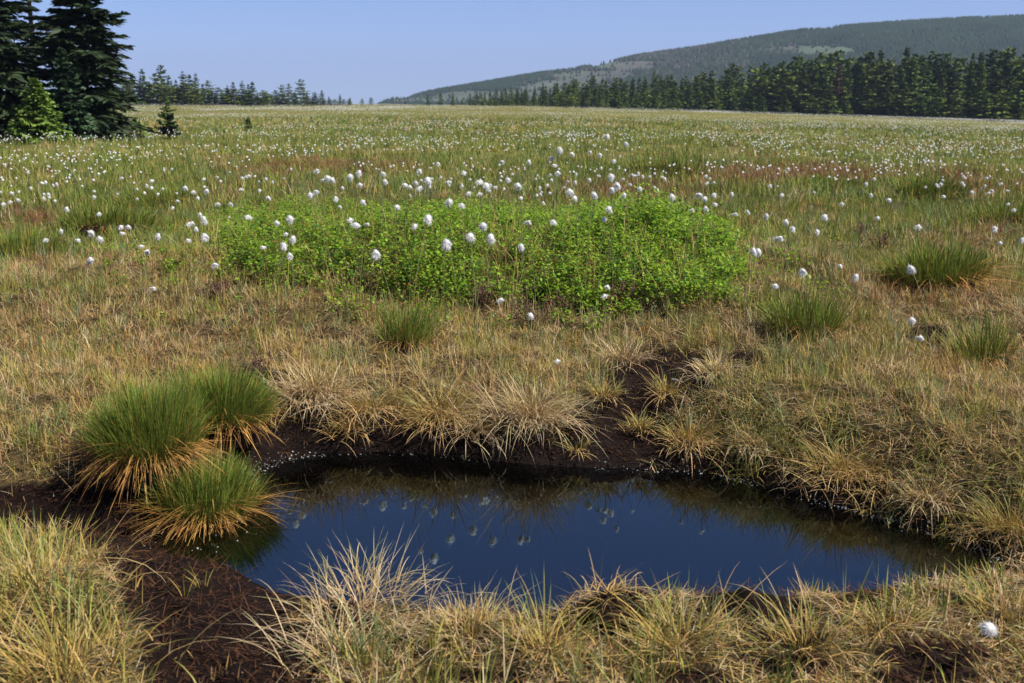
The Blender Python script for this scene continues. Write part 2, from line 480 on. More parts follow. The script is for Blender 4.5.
def sward():
    A = Acc()
    bands = [  # r0, r1, half angle, tufts per m2, blades per tuft, S, width, length
        (1.7, 3.4, 40, 120, 34, 4, 0.0036, 0.118),
        (3.2, 5.2, 38, 240, 46, 4, 0.0025, 0.092),
        (5.2, 8.0, 34, 200, 38, 3, 0.0028, 0.092),
        (8.0, 13.0, 32, 85, 28, 2, 0.0048, 0.125),
        (13.0, 22.0, 31, 30, 18, 2, 0.0085, 0.16),
        (22.0, 40.0, 30, 10, 14, 1, 0.018, 0.17),
        (40.0, 75.0, 30, 2.6, 12, 1, 0.035, 0.18)]
    for (r0, r1, ha, den, nb, S, wd, L0) in bands:
        a = math.radians(ha)
        area = a * (r1 * r1 - r0 * r0)
        n = int(area * den)
        r = np.sqrt(rng.uniform(r0 * r0, r1 * r1, n)); th = rng.uniform(-a, a, n)
        x, y = r * np.sin(th), r * np.cos(th)
        z = terrain(x, y)
        px, py = project(x, y, z)
        d = pond_sd(x, y)
        pmk = peat_mask(px, py) * (r < 9)
        keep = 1 - 0.72 * pmk
        keep = keep * np.where(r < 3.3, sstep(0.26, 0.50, fbm(x * 5.5, y * 5.5, 73, 2)) * 0.85 + 0.15, 1)
        yf = np.interp(x, *YF)
        farside = y > yf - 0.05
        lim = np.where(farside & (x > -0.9) & (x < 0.7), 0.15, np.where(farside, 0.05, 0.07))
        lim = np.where(farside & (x > 0.5), 0.025, lim)
        lim_k0 = lim
        keep = np.where(d < lim, 0.24 * (d > 0.015), keep); pmk = np.where(d < lim, 1, pmk)
        keep = keep * (1 - np.where(px < 420, 0.38, 0.6) * bilb_mask(px, py - 12) * (r < 12))
        ok = rng.random(n) < keep * (0.62 + 0.6 * fbm(x * 3, y * 3, 71, 2))
        x, y, z, px, py, r, d, pmk = x[ok], y[ok], z[ok], px[ok], py[ok], r[ok], d[ok], pmk[ok]; lim_k = lim_k0[ok]
        n = len(x)
        g, rd = zones(x, y, z)
        straw = 1 - g
        wts = np.stack([straw * 0.42 * (1 - rd), straw * 0.42 * (1 - rd), straw * 0.30 * (1 - rd), g * 0.52, g * 0.60, rd * 1.3 + 0.02, g * 0.42 + 1e-4], 1)
        near = sstep(4.2, 3.0, r)
        ff = sstep(6, 10, r)
        wts[:, 3] *= 1 + 0.8 * ff; wts[:, 6] *= 1 - 0.7 * ff
        wts[:, 4] *= 1 + 0.9 * near; wts[:, 1] *= 1 - 0.4 * near
        tc, kind = pick([C_STRAW, C_TAN, C_PALE, C_GREEN, C_YGREEN, C_RED, C_BGREEN], wts, n)
        onp = pmk > 0.5
        tc = np.where(onp[:, None], np.where(rng.random((n, 1)) < 0.6, C_RED * 0.55, np.where(rng.random((n, 1)) < 0.5, C_TAN * 0.45, C_STRAW * 0.9)), tc)
        green = np.isin(kind, [3, 4, 6]) & ~onp
        tl = L0 * rng.uniform(0.65, 1.3, n) * np.where(green, 1.05, 0.95)
        spread = np.where(green, rng.uniform(0.35, 0.85, n), rng.uniform(0.7, 1.7, n))
        bnd = np.where(green, rng.uniform(0.2, 1.0, n), rng.uniform(0.1, 1.4, n))
        shore = sstep(0.40, 0.12, d) * (~(y > np.interp(x, *YF) - 0.05))
        over = (d < 0.32) & (d > lim_k) & (y > np.interp(x, *YF) - 0.05) & (r < 5.2) & (x < 1.8)
        tl = tl * (1 - 0.5 * shore) * np.where(onp, 0.5, 1); spread = np.where(onp, 2.2, spread)
        lit = (~onp) & (rng.random(n) < np.interp(r, [2, 4, 8, 12], [0.34, 0.36, 0.30, 0.1]))
        lc, _ = pick([C_STRAW, C_TAN, C_PALE, C_RED], np.repeat(np.array([[0.25, 0.4, 0.3, 0.05]]), n, 0), n)
        tc = np.where(lit[:, None], lc * 0.95, tc); green = green & ~lit; spread = np.where(lit, 2.6, spread); tl = tl * np.where(lit, 0.8, 1)
        nbk = (rng.integers(int(nb * 0.6), int(nb * 1.4) + 1, n) * (1 - 0.55 * shore) * np.where(onp, 0.35, 1)).astype(int) + 1
        idx = np.repeat(np.arange(n), nbk)
        m = len(idx)
        az = rng.uniform(0, 2 * np.pi, m)
        rad = np.abs(rng.normal(0, 1, m)) * (0.034 + 0.35 * L0 * 0.45) * np.where(r[idx] > 13, 3.0, 1)
        rx, ry = x[idx] + rad * np.sin(az), y[idx] + rad * np.cos(az)
        az2 = az + rng.normal(0, 1.5, m)
        rz = terrain(rx, ry) - 0.006
        lean = np.clip(np.abs(rng.normal(0, 1, m)) * spread[idx] * 0.75, 0, 1.75)
        bend = bnd[idx] * rng.uniform(-0.5, 1.4, m)
        ov = over[idx] & (~onp[idx]) & (rng.random(m) < 0.75)
        az2 = np.where(ov, math.pi + 0.35 * sstep(0.4, 1.0, rx) + rng.normal(0, 0.85, m), az2)
        lean = np.where(ov, rng.uniform(0.4, 1.7, m), lean); bend = np.where(ov, rng.uniform(0.2, 1.3, m), bend)
        L = np.where(ov, 1.25, 1.0) * tl[idx] * rng.uniform(0.3, 1.35, m)
        w = wd * rng.uniform(0.6, 1.4, m)
        bm_ = (0.4 - 0.28 * ff[idx])[:, None]; cb = jit(tc[idx] * (1 - bm_) + C_TAN * bm_, m); ct = jit(tc[idx], m, 0.22)
        # some dead straw among every tuft, a few fresh blades among the dead
        dead = (rng.random(m) < 0.22 - 0.15 * ff[idx]) & ~onp[idx]
        ct[dead] = jit(C_STRAW, dead.sum(), 0.25)
        fresh = (~green[idx]) & (~onp[idx]) & (~lit[idx]) & (rng.random(m) < 0.12)
        ct[fresh] = np.where(rng.random((fresh.sum(), 1)) < 0.5, jit(C_YGREEN, fresh.sum(), 0.25), jit(C_BGREEN, fresh.sum(), 0.25))
        A.add(*blade_strips(np.stack([rx, ry, rz], 1), az2, lean, bend, L, w, cb, ct, S))
    for (r0, r1, den, L0, wd) in [(1.7, 3.4, 7500, 0.055, 0.0030), (3.4, 5.4, 6500, 0.055, 0.0027), (5.4, 8.5, 3600, 0.065, 0.0032), (8.5, 12, 900, 0.09, 0.005)]:
        a = math.radians(36); n = int(a * (r1 * r1 - r0 * r0) * den)
        r = np.sqrt(rng.uniform(r0 * r0, r1 * r1, n)); th = rng.uniform(-a, a, n)
        x, y = r * np.sin(th), r * np.cos(th); z = terrain(x, y); px, py = project(x, y, z); d = pond_sd(x, y)
        pk = np.maximum(peat_mask(px, py), np.where(x > 0.6, sstep(0.10, 0.02, d), sstep(0.2, 0.05, d))) * (r < 9)
        ok = (d > 0.01) & (rng.random(n) < 1 - 0.72 * pk)
        x, y, z, r, pk = x[ok], y[ok], z[ok], r[ok], pk[ok]; n = len(x)
        rd_ = rng.random(n); dark = rng.random(n) < pk
        c, _ = pick([C_STRAW, C_TAN, C_PALE, C_RED, C_YGREEN], np.repeat(np.array([[0.26, 0.36, 0.18, 0.14, 0.06]]), n, 0), n)
        c = np.where(dark[:, None], C_RED * 0.35, c * 0.8)
        A.add(*blade_strips(np.stack([x, y, z + rng.uniform(0, 0.012, n)], 1), rng.uniform(0, 6.28, n), rng.uniform(1.15, 1.6, n), rng.uniform(-0.3, 0.4, n), L0 * rng.uniform(0.4, 1.5, n), wd * rng.uniform(0.6, 1.3, n), jit(c, n, 0.25), jit(c, n, 0.25), 2))
    n = 26000
    x = rng.uniform(-3.4, 2.6, n); y = rng.uniform(4.9, 10, n); z = terrain(x, y); px, py = project(x, y, z)
    ok = rng.random(n) < bilb_mask(px, py - 8) * np.where(px < 430, 0.85, 0.42) * sstep(0.34, 0.58, fbm(x * 2.7, y * 2.7, 97, 2))
    x, y, z = x[ok], y[ok], z[ok]; n = len(x)
    c, _ = pick([C_STRAW, C_TAN, C_YGREEN, C_GREEN], np.repeat(np.array([[0.34, 0.16, 0.32, 0.18]]), n, 0), n)
    A.add(*blade_strips(np.stack([x, y, z - 0.005], 1), rng.uniform(0, 6.28, n), np.abs(rng.normal(0, 0.4, n)), rng.uniform(0, 0.8, n), rng.uniform(0.14, 0.33, n), rng.uniform(0.0026, 0.0045, n), jit(c, n), jit(c, n), 3))
    o = link('grass', A.mesh('grass'), M_GRASS)
    tag(o, 'tangled straw and green moor grass covering the bog all round the pool', 'grass', kind='stuff')
    return A.n


# ------------------------------------------------------------------ tussocks
def dome_mesh(R, h, seed, seg=18, rings=6):
    V = []; Q = []; T = []
    for i in range(rings):
        a = i / rings * math.pi / 2
        for j in range(seg):
            t = 2 * math.pi * j / seg
            k = 1 + 0.25 * (float(vnoise(math.cos(t) * 1.5 + 3, math.sin(t) * 1.5 + i * 0.6, seed)) - 0.5)
            V.append((R * k * math.cos(a) * math.cos(t), R * k * math.cos(a) * math.sin(t), h * math.sin(a) * k - 0.02))
    V.append((0, 0, h))
    for i in range(rings - 1):
        for j in range(seg):
            Q.append((i * seg + j, i * seg + (j + 1) % seg, (i + 1) * seg + (j + 1) % seg, (i + 1) * seg + j))
    for j in range(seg):
        T.append(((rings - 1) * seg + j, (rings - 1) * seg + (j + 1) % seg, rings * seg))
    return make_mesh('peat_core', np.array(V), Q, T)


def tussock(px, py, R, core_h, gl, ng, ns, label, style='green', sl=None, sy=1.0, flow=None, loc=None, wscale=1.0, group='grass tussocks about the pool'):
    """R base radius, core_h height of root mound, gl green blade length, ng/ns blade counts, sl skirt length"""
    if loc is None: loc = hit(px, py)
    x0, y0, z0 = loc
    if style != 'green' and 'hummock' not in label[:22]: core_h = min(core_h, 0.026)
    root = empty('grass_tussock', (x0, y0, z0), 0)
    root.rotation_euler = (rng.normal(0, 0.07), rng.normal(0, 0.07), 0)
    tag(root, label, 'tussock', group)
    if core_h > 0.03:
        core = dome_mesh(R * 0.72, core_h, int(px), 18, 6)
        c = link('peat_core', core, M_PEAT, root); c.scale = (1, sy, 1)
    D = max(2.2, math.hypot(x0, y0))
    wmin = max(0.0024, 0.00062 * D) * wscale
    if ng:
        q = np.sqrt(rng.random(ng)); az = rng.uniform(0, 2 * np.pi, ng)
        rr = q * R * (0.86 if style == 'green' else 0.66)
        p = np.stack([rr * np.sin(az), rr * np.cos(az) * sy, core_h * np.sqrt(np.clip(1 - (rr / R) ** 2 * 0.9, 0, 1)) - 0.01], 1)
        if style == 'green':
            lean = q ** 1.5 * rng.uniform(0.05, 0.75, ng) + np.abs(rng.normal(0, 0.17, ng)); bend = rng.uniform(-0.3, 0.6, ng)
            ct = jit(C_GREEN * 1.08, ng, 0.3); cb = jit(C_GREEN * 0.75 + C_GOLD * 0.2, ng, 0.2)
            y = rng.random(ng) < 0.24; ct[y] = jit(C_YGREEN, y.sum(), 0.2)
            y = rng.random(ng) < 0.10; ct[y] = jit(C_GOLD, y.sum(), 0.2)
        elif style == 'mix':
            lean = q * rng.uniform(0.3, 1.0, ng) + np.abs(rng.normal(0, 0.12, ng)); bend = rng.uniform(0.2, 1.2, ng)
            ct = jit(C_YGREEN, ng, 0.25); cb = jit(C_STRAW * 0.9, ng, 0.2)
            y = rng.random(ng) < 0.35; ct[y] = jit(C_STRAW, y.sum(), 0.2)
            y = rng.random(ng) < 0.22; ct[y] = jit(C_BGREEN * 1.3, y.sum(), 0.2)
        else:
            lean = q * rng.uniform(0.3, 1.0, ng) + np.abs(rng.normal(0, 0.12, ng)); bend = rng.uniform(0.2, 1.2, ng)
            ct = jit(C_PALE, ng, 0.2); cb = jit(C_STRAW, ng, 0.2)
            y = rng.random(ng) < 0.3; ct[y] = jit(C_YGREEN, y.sum(), 0.2)
        L = gl * rng.uniform(0.35, 1.3, ng) * (1 - 0.15 * q) * (0.55 + 0.9 * fbm(p[:, 0] * 13 + px, p[:, 1] * 13 + py, 601, 2))
        A = Acc(); A.add(*blade_strips(p, az + rng.normal(0, 0.45, ng), lean, bend, L, wmin * rng.uniform(0.7, 1.3, ng), cb, ct, 4))
        link('green_blades' if style != 'pale' else 'upper_blades', A.mesh('tussock_blades'), M_GRASS, root)
    if ns:
        sl_ = sl or (core_h * 1.6 + 0.06)
        az = rng.uniform(0, 2 * np.pi, ns)
        if flow is not None:
            fl = rng.random(ns) < 0.72; az = np.where(fl, flow + rng.normal(0, 0.95, ns), az)
        q = rng.uniform(0.35, 1.0, ns) if style == 'green' else rng.uniform(0, 1.5, ns)
        rr = q * R * 0.75
        p = np.stack([rr * np.sin(az), rr * np.cos(az) * sy, core_h * np.sqrt(np.clip(1 - (rr / R) ** 2 * 0.9, 0, 1)) - 0.008], 1)
        if style == 'green':
            p[:, 2] *= rng.uniform(0.6, 1.0, ns)
            lean = rng.uniform(0.95, 2.1, ns); bend = rng.uniform(0.3, 1.0, ns)
        else:
            lean = rng.uniform(0.3, 1.6, ns); bend = rng.uniform(0.1, 1.6, ns)
        L = sl_ * rng.uniform(0.4, 1.25, ns) * (0.6 + 0.8 * vnoise(np.sin(az) * 2.2 + px, np.cos(az) * 2.2, 613))
        if style == 'green':
            cb = jit(C_GOLD, ns, 0.22); ct = jit(C_GOLD * 0.8 + C_STRAW * 0.2, ns, 0.25)
            y = rng.random(ns) < 0.4; ct[y] = jit(C_RUST * 0.6, y.sum(), 0.3); y = rng.random(ns) < 0.25; cb[y] = jit(C_RUST, y.sum(), 0.3)
        elif style == 'mix':
            cb = jit(C_STRAW, ns, 0.2); ct = jit(C_TAN, ns, 0.25)
        else:
            cb = jit(C_TAN, ns, 0.2); ct = jit(C_PALE * 0.85, ns, 0.25)
        A = Acc(); A.add(*blade_strips(p, az + rng.normal(0, 0.3 if style == 'green' else 0.75, ns), lean, bend, L, wmin * 1.25 * rng.uniform(0.7, 1.4, ns), cb, ct, 5))
        link('dead_skirt', A.mesh('tussock_skirt'), M_GRASS, root)
    return root


def tussocks():
    T = tussock
    # green deer-grass tussocks by the pool
    T(152, 474, 0.19, 0.16, 0.155, 4200, 900, 'large green tussock with a golden straw skirt, left of the two beside the pool', sl=0.185)
    T(206, 545, 0.165, 0.17, 0.135, 3600, 900, 'green tussock with an orange straw skirt standing in the edge of the water', sl=0.20)
    T(222, 434, 0.19, 0.14, 0.135, 3400, 480, 'dark green tussock at the far left corner of the pool, behind the wet one', sl=0.18)
    T(935, 290, 0.33, 0.13, 0.15, 1900, 420, 'wide green tussock with rusty base on the right of the moor, the biggest there', sl=0.3, sy=0.8)
    T(805, 335, 0.20, 0.06, 0.19, 900, 160, 'small green tussock in straw grass right of the bilberry patch', sl=0.2)
    T(980, 362, 0.16, 0.05, 0.16, 420, 160, 'sparse green tussock near the right edge, in front of the wide rusty one', sl=0.2)
    T(405, 345, 0.13, 0.05, 0.19, 480, 120, 'thin upright green tuft in straw just below the bilberry patch', sl=0.16)
    T(18, 258, 0.42, 0.08, 0.17, 1000, 150, 'dark green clump at the left edge of the photo among cotton grass', sl=0.3)
    T(108, 232, 0.50, 0.10, 0.19, 1100, 120, 'dark green clump behind the paired cotton heads on the left of the moor', sl=0.3)
    T(150, 207, 0.55, 0.07, 0.17, 700, 90, 'low green clump on the left, one step behind the dark clump with cotton heads', sl=0.3)
    T(660, 174, 0.8, 0.09, 0.18, 700, 60, 'dark green clump far behind the middle of the bilberry patch', sl=0.3)
    T(928, 196, 0.5, 0.09, 0.19, 700, 80, 'round dark green clump beyond the wide rusty tussock on the right', sl=0.3)
    T(1004, 222, 0.42, 0.07, 0.17, 500, 80, 'green clump cut by the right edge, behind the rusty tussock', sl=0.3)
    T(822, 188, 0.6, 0.06, 0.15, 500, 60, 'low green clump just in front of the red brown heath strip', sl=0.3)
    # pale straw tussocks hanging over the far bank
    FL = math.pi
    T(316, 400, 0.15, 0.05, 0.12, 300, 420, 'pale grey straw tussock drooping over bare peat, left end of far bank', 'pale', sl=0.19, flow=FL, wscale=0.85)
    T(532, 420, 0.17, 0.06, 0.12, 420, 520, 'big pale straw tussock hanging over the far bank beside the bare gully', 'pale', sl=0.19, flow=FL, wscale=0.85)
    T(440, 415, 0.18, 0.05, 0.11, 380, 380, 'straw tussock with rusty roots in the middle of the far bank', 'mix', sl=0.16, flow=FL, wscale=0.85)
    T(372, 412, 0.14, 0.05, 0.10, 260, 260, 'small drab straw tussock between the grey one and the rusty one', 'mix', sl=0.14, flow=FL, wscale=0.85)
    T(604, 400, 0.08, 0.04, 0.12, 170, 60, 'yellow green tuft alone in the middle of the bare peat gully', 'mix', sl=0.11, flow=FL, wscale=0.85)
    T(690, 442, 0.13, 0.04, 0.14, 300, 200, 'spiky straw tussock at the right lip of the bare peat gully', 'mix', sl=0.16, flow=FL, wscale=0.85)
    T(752, 452, 0.09, 0.03, 0.10, 160, 150, 'low straw tuft over the water, first one right of the gully lip', 'pale', sl=0.13, flow=FL, wscale=0.8)
    T(842, 474, 0.18, 0.04, 0.12, 360, 300, 'broad straw tussock over the water, halfway along the right bank', 'mix', sl=0.15, flow=FL, wscale=0.8)
    T(925, 500, 0.10, 0.03, 0.10, 160, 150, 'low pale tuft over the water near the right end of the bank', 'pale', sl=0.13, flow=FL, wscale=0.8)
    T(1012, 532, 0.14, 0.04, 0.15, 300, 160, 'straw tussock at the right hand end of the pool', 'mix', sl=0.16, flow=FL, wscale=0.85)
    T(640, 432, 0.07, 0.03, 0.11, 110, 60, 'small straw tuft on bare peat just above the far waterline', 'mix', sl=0.10, flow=FL, wscale=0.85)
    T(578, 452, 0.05, 0.02, 0.10, 50, 30, 'tiny green tuft on dark peat under the big pale straw tussock', 'mix', sl=0.08, flow=FL, wscale=0.85)
    T(668, 398, 0.08, 0.03, 0.10, 120, 90, 'flat tan tuft beside the bleached twig in the gully', 'mix', sl=0.12, flow=FL, wscale=0.85)
    T(715, 375, 0.10, 0.03, 0.10, 160, 160, 'matted tan tuft at the right rim of the bare gully', 'pale', sl=0.14, flow=FL, wscale=0.85)
    T(620, 362, 0.11, 0.03, 0.09, 120, 260, 'matted tan tuft at the top left rim of the bare gully', 'pale', sl=0.15, flow=FL, wscale=0.85)
    T(480, 438, 0.10, 0.03, 0.10, 120, 160, 'drooping straw tuft low on the far bank, near the water', 'pale', sl=0.15, flow=FL, wscale=0.85)
    T(350, 432, 0.09, 0.03, 0.09, 90, 120, 'thin straw tuft low on the far bank, left of the middle', 'mix', sl=0.13, flow=FL, wscale=0.85)
    # foreground
    nb = 'grass tufts on the near bank'
    T(360, 618, 0.20, 0.04, 0.15, 170, 190, 'pale fringe of tall grass on the near bank, left end of the water', 'pale', sl=0.15, group=nb, wscale=0.8)
    T(470, 640, 0.12, 0.03, 0.13, 120, 60, 'pale grass tuft on the near bank under the cotton reflections', 'pale', sl=0.13, group=nb, wscale=0.8)
    T(548, 655, 0.10, 0.03, 0.16, 120, 30, 'upright green and straw tuft left of the reddish peat hummock', 'mix', sl=0.14, group=nb, wscale=0.85)
    T(610, 612, 0.10, 0.06, 0.09, 26, 110, 'reddish peat hummock with few blades at the middle of the near shore', 'mix', sl=0.10, group=nb, wscale=0.8)
    T(682, 650, 0.13, 0.03, 0.18, 170, 40, 'green splayed tuft right of the reddish peat hummock', 'mix', sl=0.16, group=nb, wscale=0.9)
    T(805, 652, 0.16, 0.03, 0.16, 170, 60, 'green splayed tuft on the near bank, below the right half of the water', 'mix', sl=0.16, group=nb, wscale=0.9)
    T(884, 634, 0.10, 0.03, 0.11, 110, 40, 'grass tuft at the right end of the near shore', 'mix', sl=0.14, group=nb, wscale=0.85)
    T(1000, 622, 0.12, 0.03, 0.13, 130, 50, 'grass tuft by the right edge between pool and lone cotton head', 'mix', sl=0.14, group=nb, wscale=0.85)
    T(40, 590, 0.20, 0.04, 0.19, 260, 100, 'thick yellow green grass clump in the lower left, upper of two', 'mix', sl=0.18, group=nb, wscale=0.9)
    T(66, 676, 0.22, 0.04, 0.18, 260, 120, 'thick straw green grass clump in the lower left corner', 'mix', sl=0.18, group=nb, wscale=0.9)
    T(338, 660, 0.12, 0.03, 0.11, 60, 190, 'pale flattened straw tussock beside the near bare peat', 'pale', sl=0.2, group=nb, wscale=0.85)
    for (px, py, lab) in [(205, 590, 'tiny grass sprout on dark mud in front of the wet tussock'), (185, 598, 'tiny yellowish grass sprout on mud, left of the other sprout'),
                          (120, 400, 'pale green grass tuft leaning beside the large green tussock')]:
        T(px, py, 0.03, 0.0, 0.10 if py > 500 else 0.2, 14 if py > 500 else 160, 0, lab, 'mix', group='grass sprouts')


# ------------------------------------------------------------------ bilberry
def bilberry():
    root_loc = hit(470, 285)
    r0 = np.array(root_loc)
    n = 24000
    # sample ground points in the patch
    x = rng.uniform(-3.4, 2.6, n); y = rng.uniform(4.9, 11.5, n)
    z = terrain(x, y)
    px, py = project(x, y, z)
    m = bilb_mask(px, py - 12)
    m = sstep(0.25, 0.95, m * (0.05 + 1.85 * fbm(x * 1.5, y * 1.1, 87, 3)))
    dens = m * np.where(px < 400, 0.75, 1.0) * (0.45 + 1.3 * fbm(x * 2.6, y * 2.6, 83, 2))
    dens = np.maximum(dens, 0.10 * ell(px, py, 455, 262, 330, 66, 0.6) * (fbm(x * 1.8, y * 1.8, 99, 2) > 0.5)); m = np.maximum(m, 0.3)
    ok = rng.random(n) < dens * np.interp(np.hypot(x, y), [5, 8, 11], [0.8, 0.75, 0.5])
    x, y, z, px, m = x[ok], y[ok], z[ok], px[ok], m[ok]
    ns = len(x)
    h = rng.uniform(0.09, 0.225, ns) * (0.25 + 0.75 * m) * (0.35 + 1.3 * fbm(x * 2.4, y * 2.4, 91, 2))
    A = Acc(); B = Acc()
    az = rng.uniform(0, 2 * np.pi, ns); lean = np.abs(rng.normal(0, 0.35, ns))
    B.add(*blade_strips(np.stack([x, y, z - 0.01], 1), az, lean, np.zeros(ns), h, np.full(ns, 0.003), jit(np.array((0.10, 0.10, 0.03)), ns), jit(np.array((0.14, 0.2, 0.04)), ns), 2))
    nl = 24
    idx = np.repeat(np.arange(ns), nl); k = len(idx)
    t = rng.uniform(0.12, 1.05, k) ** 0.8
    P = np.stack([x[idx] + np.sin(lean[idx]) * np.sin(az[idx]) * h[idx] * t, y[idx] + np.sin(lean[idx]) * np.cos(az[idx]) * h[idx] * t, z[idx] + np.cos(lean[idx]) * h[idx] * t], 1)
    P[:, :2] += rng.normal(0, 0.030, (k, 2)); P[:, 2] += rng.normal(0, 0.012, k)
    la = rng.uniform(0, 2 * np.pi, k); el = rng.normal(0.15, 0.42, k)
    d = np.stack([np.cos(el) * np.sin(la), np.cos(el) * np.cos(la), np.sin(el)], 1)
    s = np.stack([np.cos(la), -np.sin(la), rng.normal(0, 0.35, k)], 1); s /= np.linalg.norm(s, axis=1)[:, None]
    nn = np.cross(d, s)
    Ln = rng.uniform(0.015, 0.029, k)[:, None]; Wn = Ln * 0.31
    V = np.stack([P, P + d * Ln * 0.35 + s * Wn + nn * Ln * 0.06, P + d * Ln * 0.75 + s * Wn * 0.8 + nn * Ln * 0.05, P + d * Ln,
                  P + d * Ln * 0.75 - s * Wn * 0.8 + nn * Ln * 0.05, P + d * Ln * 0.35 - s * Wn + nn * Ln * 0.06], 1)
    base = np.array((0.238, 0.378, 0.029))
    col = jit(base, k, 0.22, 0.08)
    yl = rng.random(k) < np.where(px[idx] < 430, 0.20, 0.10); col[yl] = jit(np.array((0.24, 0.30, 0.035)), yl.sum(), 0.2)
    dk = rng.random(k) < 0.16; col[dk] = jit(np.array((0.055, 0.14, 0.025)), dk.sum(), 0.2)
    br = rng.random(k) < np.where(px[idx] < 430, 0.07, 0.03); col[br] = jit(np.array((0.22, 0.10, 0.04)), br.sum(), 0.2)
    C = np.repeat(col[:, None], 6, 1)
    b = (np.arange(k) * 6)[:, None]
    Q = np.concatenate([b + np.array([0, 1, 2, 3]), b + np.array([0, 3, 4, 5])], 0)
    A.add(V.reshape(-1, 3), Q, None, C.reshape(-1, 3))
    e = empty('bilberry_patch', tuple(r0))
    tag(e, 'bright green patch of low bilberry bushes on the hump behind the pool', 'shrub')
    for nm, acc, mt in (('leaves', A, M_BILB), ('stems', B, M_GRASS)):
        acc.V = [v - r0 for v in acc.V]
        link(nm, acc.mesh('bilberry_' + nm), mt, e)
    # stray bilberry seedlings away from the patch
    for (qx, qy, nL, rad, lab) in [(595, 338, 60, 0.09, 'small bright green bilberry sprig just above the bare peat'), (350, 322, 130, 0.16, 'little green bilberry sprig in straw left of the thin green tuft'),
                                   (790, 272, 90, 0.14, 'small green bilberry sprig right of the patch, beside pale cotton heads'), (790, 255, 1, 0.02, None)]:
        if lab is None: continue
        x0, y0, z0 = hit(qx, qy)
        k = nL
        P = np.stack([rng.normal(0, rad * 0.5, k), rng.normal(0, rad * 0.5, k), rng.uniform(0.04, 0.16, k)], 1)
        la = rng.uniform(0, 2 * np.pi, k); el = rng.normal(0.35, 0.45, k)
        d = np.stack([np.cos(el) * np.sin(la), np.cos(el) * np.cos(la), np.sin(el)], 1)
        s = np.stack([np.cos(la), -np.sin(la), 0 * la], 1)
        Ln = rng.uniform(0.016, 0.028, k)[:, None]; Wn = Ln * 0.32
        V = np.stack([P, P + d * Ln * 0.35 + s * Wn, P + d * Ln * 0.75 + s * Wn * 0.8, P + d * Ln, P + d * Ln * 0.75 - s * Wn * 0.8, P + d * Ln * 0.35 - s * Wn], 1)
        col = np.repeat(jit(base, k, 0.2)[:, None], 6, 1)
        b = (np.arange(k) * 6)[:, None]
        Q = np.concatenate([b + np.array([0, 1, 2, 3]), b + np.array([0, 3, 4, 5])], 0)
        e = empty('bilberry_sprig', (x0, y0, z0)); tag(e, lab, 'shrub', 'stray bilberry sprigs')
        link('leaves', make_mesh('sprig_leaves', V.reshape(-1, 3), Q, None, col.reshape(-1, 3)), M_BILB, e)
        S = Acc(); kk = np.arange(0, k, 2)
        S.add(*blade_strips(np.c_[P[kk, :2] * 0.8, np.zeros(len(kk)) - 0.01], la[kk], np.full(len(kk), 0.15), np.zeros(len(kk)), P[kk, 2] + 0.01, np.full(len(kk), 0.003), jit(np.array((0.1, 0.1, 0.03)), len(kk)), jit(np.array((0.14, 0.2, 0.04)), len(kk)), 2))
        link('stems', S.mesh('sprig_stems'), M_GRASS, e)


def heather():
    spots = [(482, 312, 0.09, 0.15, 'dead brown heather sprig standing below the middle of the bilberry patch'), (530, 330, 0.13, 0.15, 'dark brown heather bush at the foot of the low white bog cotton head'),
             (562, 318, 0.12, 0.12, 'brown heather sprig right of the dark heather bush'), (622, 306, 0.12, 0.12, 'brown heather sprig under the paired cotton heads at the front of the patch'),
             (882, 250, 0.10, 0.14, 'brown heather sprig left of the wide rusty tussock'), (860, 240, 0.08, 0.14, 'small brown heather sprig, left of two near the rusty tussock'),
             (215, 300, 0.12, 0.10, 'faded brown heather sprig in straw left of the bilberry patch'), (255, 385, 0.10, 0.12, 'brown heather sprig above the dark green corner tussock')]
    for (px, py, R, h, lab) in spots:
        x0, y0, z0 = hit(px, py)
        e = empty('heather_sprig', (x0, y0, z0)); tag(e, lab, 'heather', 'dead heather sprigs')
        n = 26
        az = rng.uniform(0, 2 * np.pi, n); q = rng.random(n)
        p = np.stack([q * R * 0.5 * np.sin(az), q * R * 0.5 * np.cos(az), np.full(n, -0.01)], 1)
        A = Acc(); lean = q * 0.6; L = h * rng.uniform(0.6, 1.1, n)
        A.add(*blade_strips(p, az, lean, np.zeros(n), L, np.full(n, 0.004), jit(np.array((0.05, 0.03, 0.02)), n), jit(np.array((0.08, 0.04, 0.03)), n), 2))
        link('twigs', A.mesh('heather_twigs'), M_HEATHER, e)
        k = n * 26; i = np.repeat(np.arange(n), 26); t = rng.uniform(0.3, 1.05, k)
        P = np.stack([p[i, 0] + np.sin(lean[i]) * np.sin(az[i]) * L[i] * t, p[i, 1] + np.sin(lean[i]) * np.cos(az[i]) * L[i] * t, np.cos(lean[i]) * L[i] * t], 1) + rng.normal(0, 0.006, (k, 3))
        B = Acc(); B.add(*blade_strips(P, rng.uniform(0, 6.28, k), rng.uniform(0, 1.4, k), np.zeros(k), rng.uniform(0.008, 0.018, k), np.full(k, 0.007), jit(np.array((0.12, 0.062, 0.045)), k, 0.3), jit(np.array((0.19, 0.105, 0.075)), k, 0.3), 1))
        link('dry_leaves', B.mesh('heather_leaves'), M_HEATHER, e)


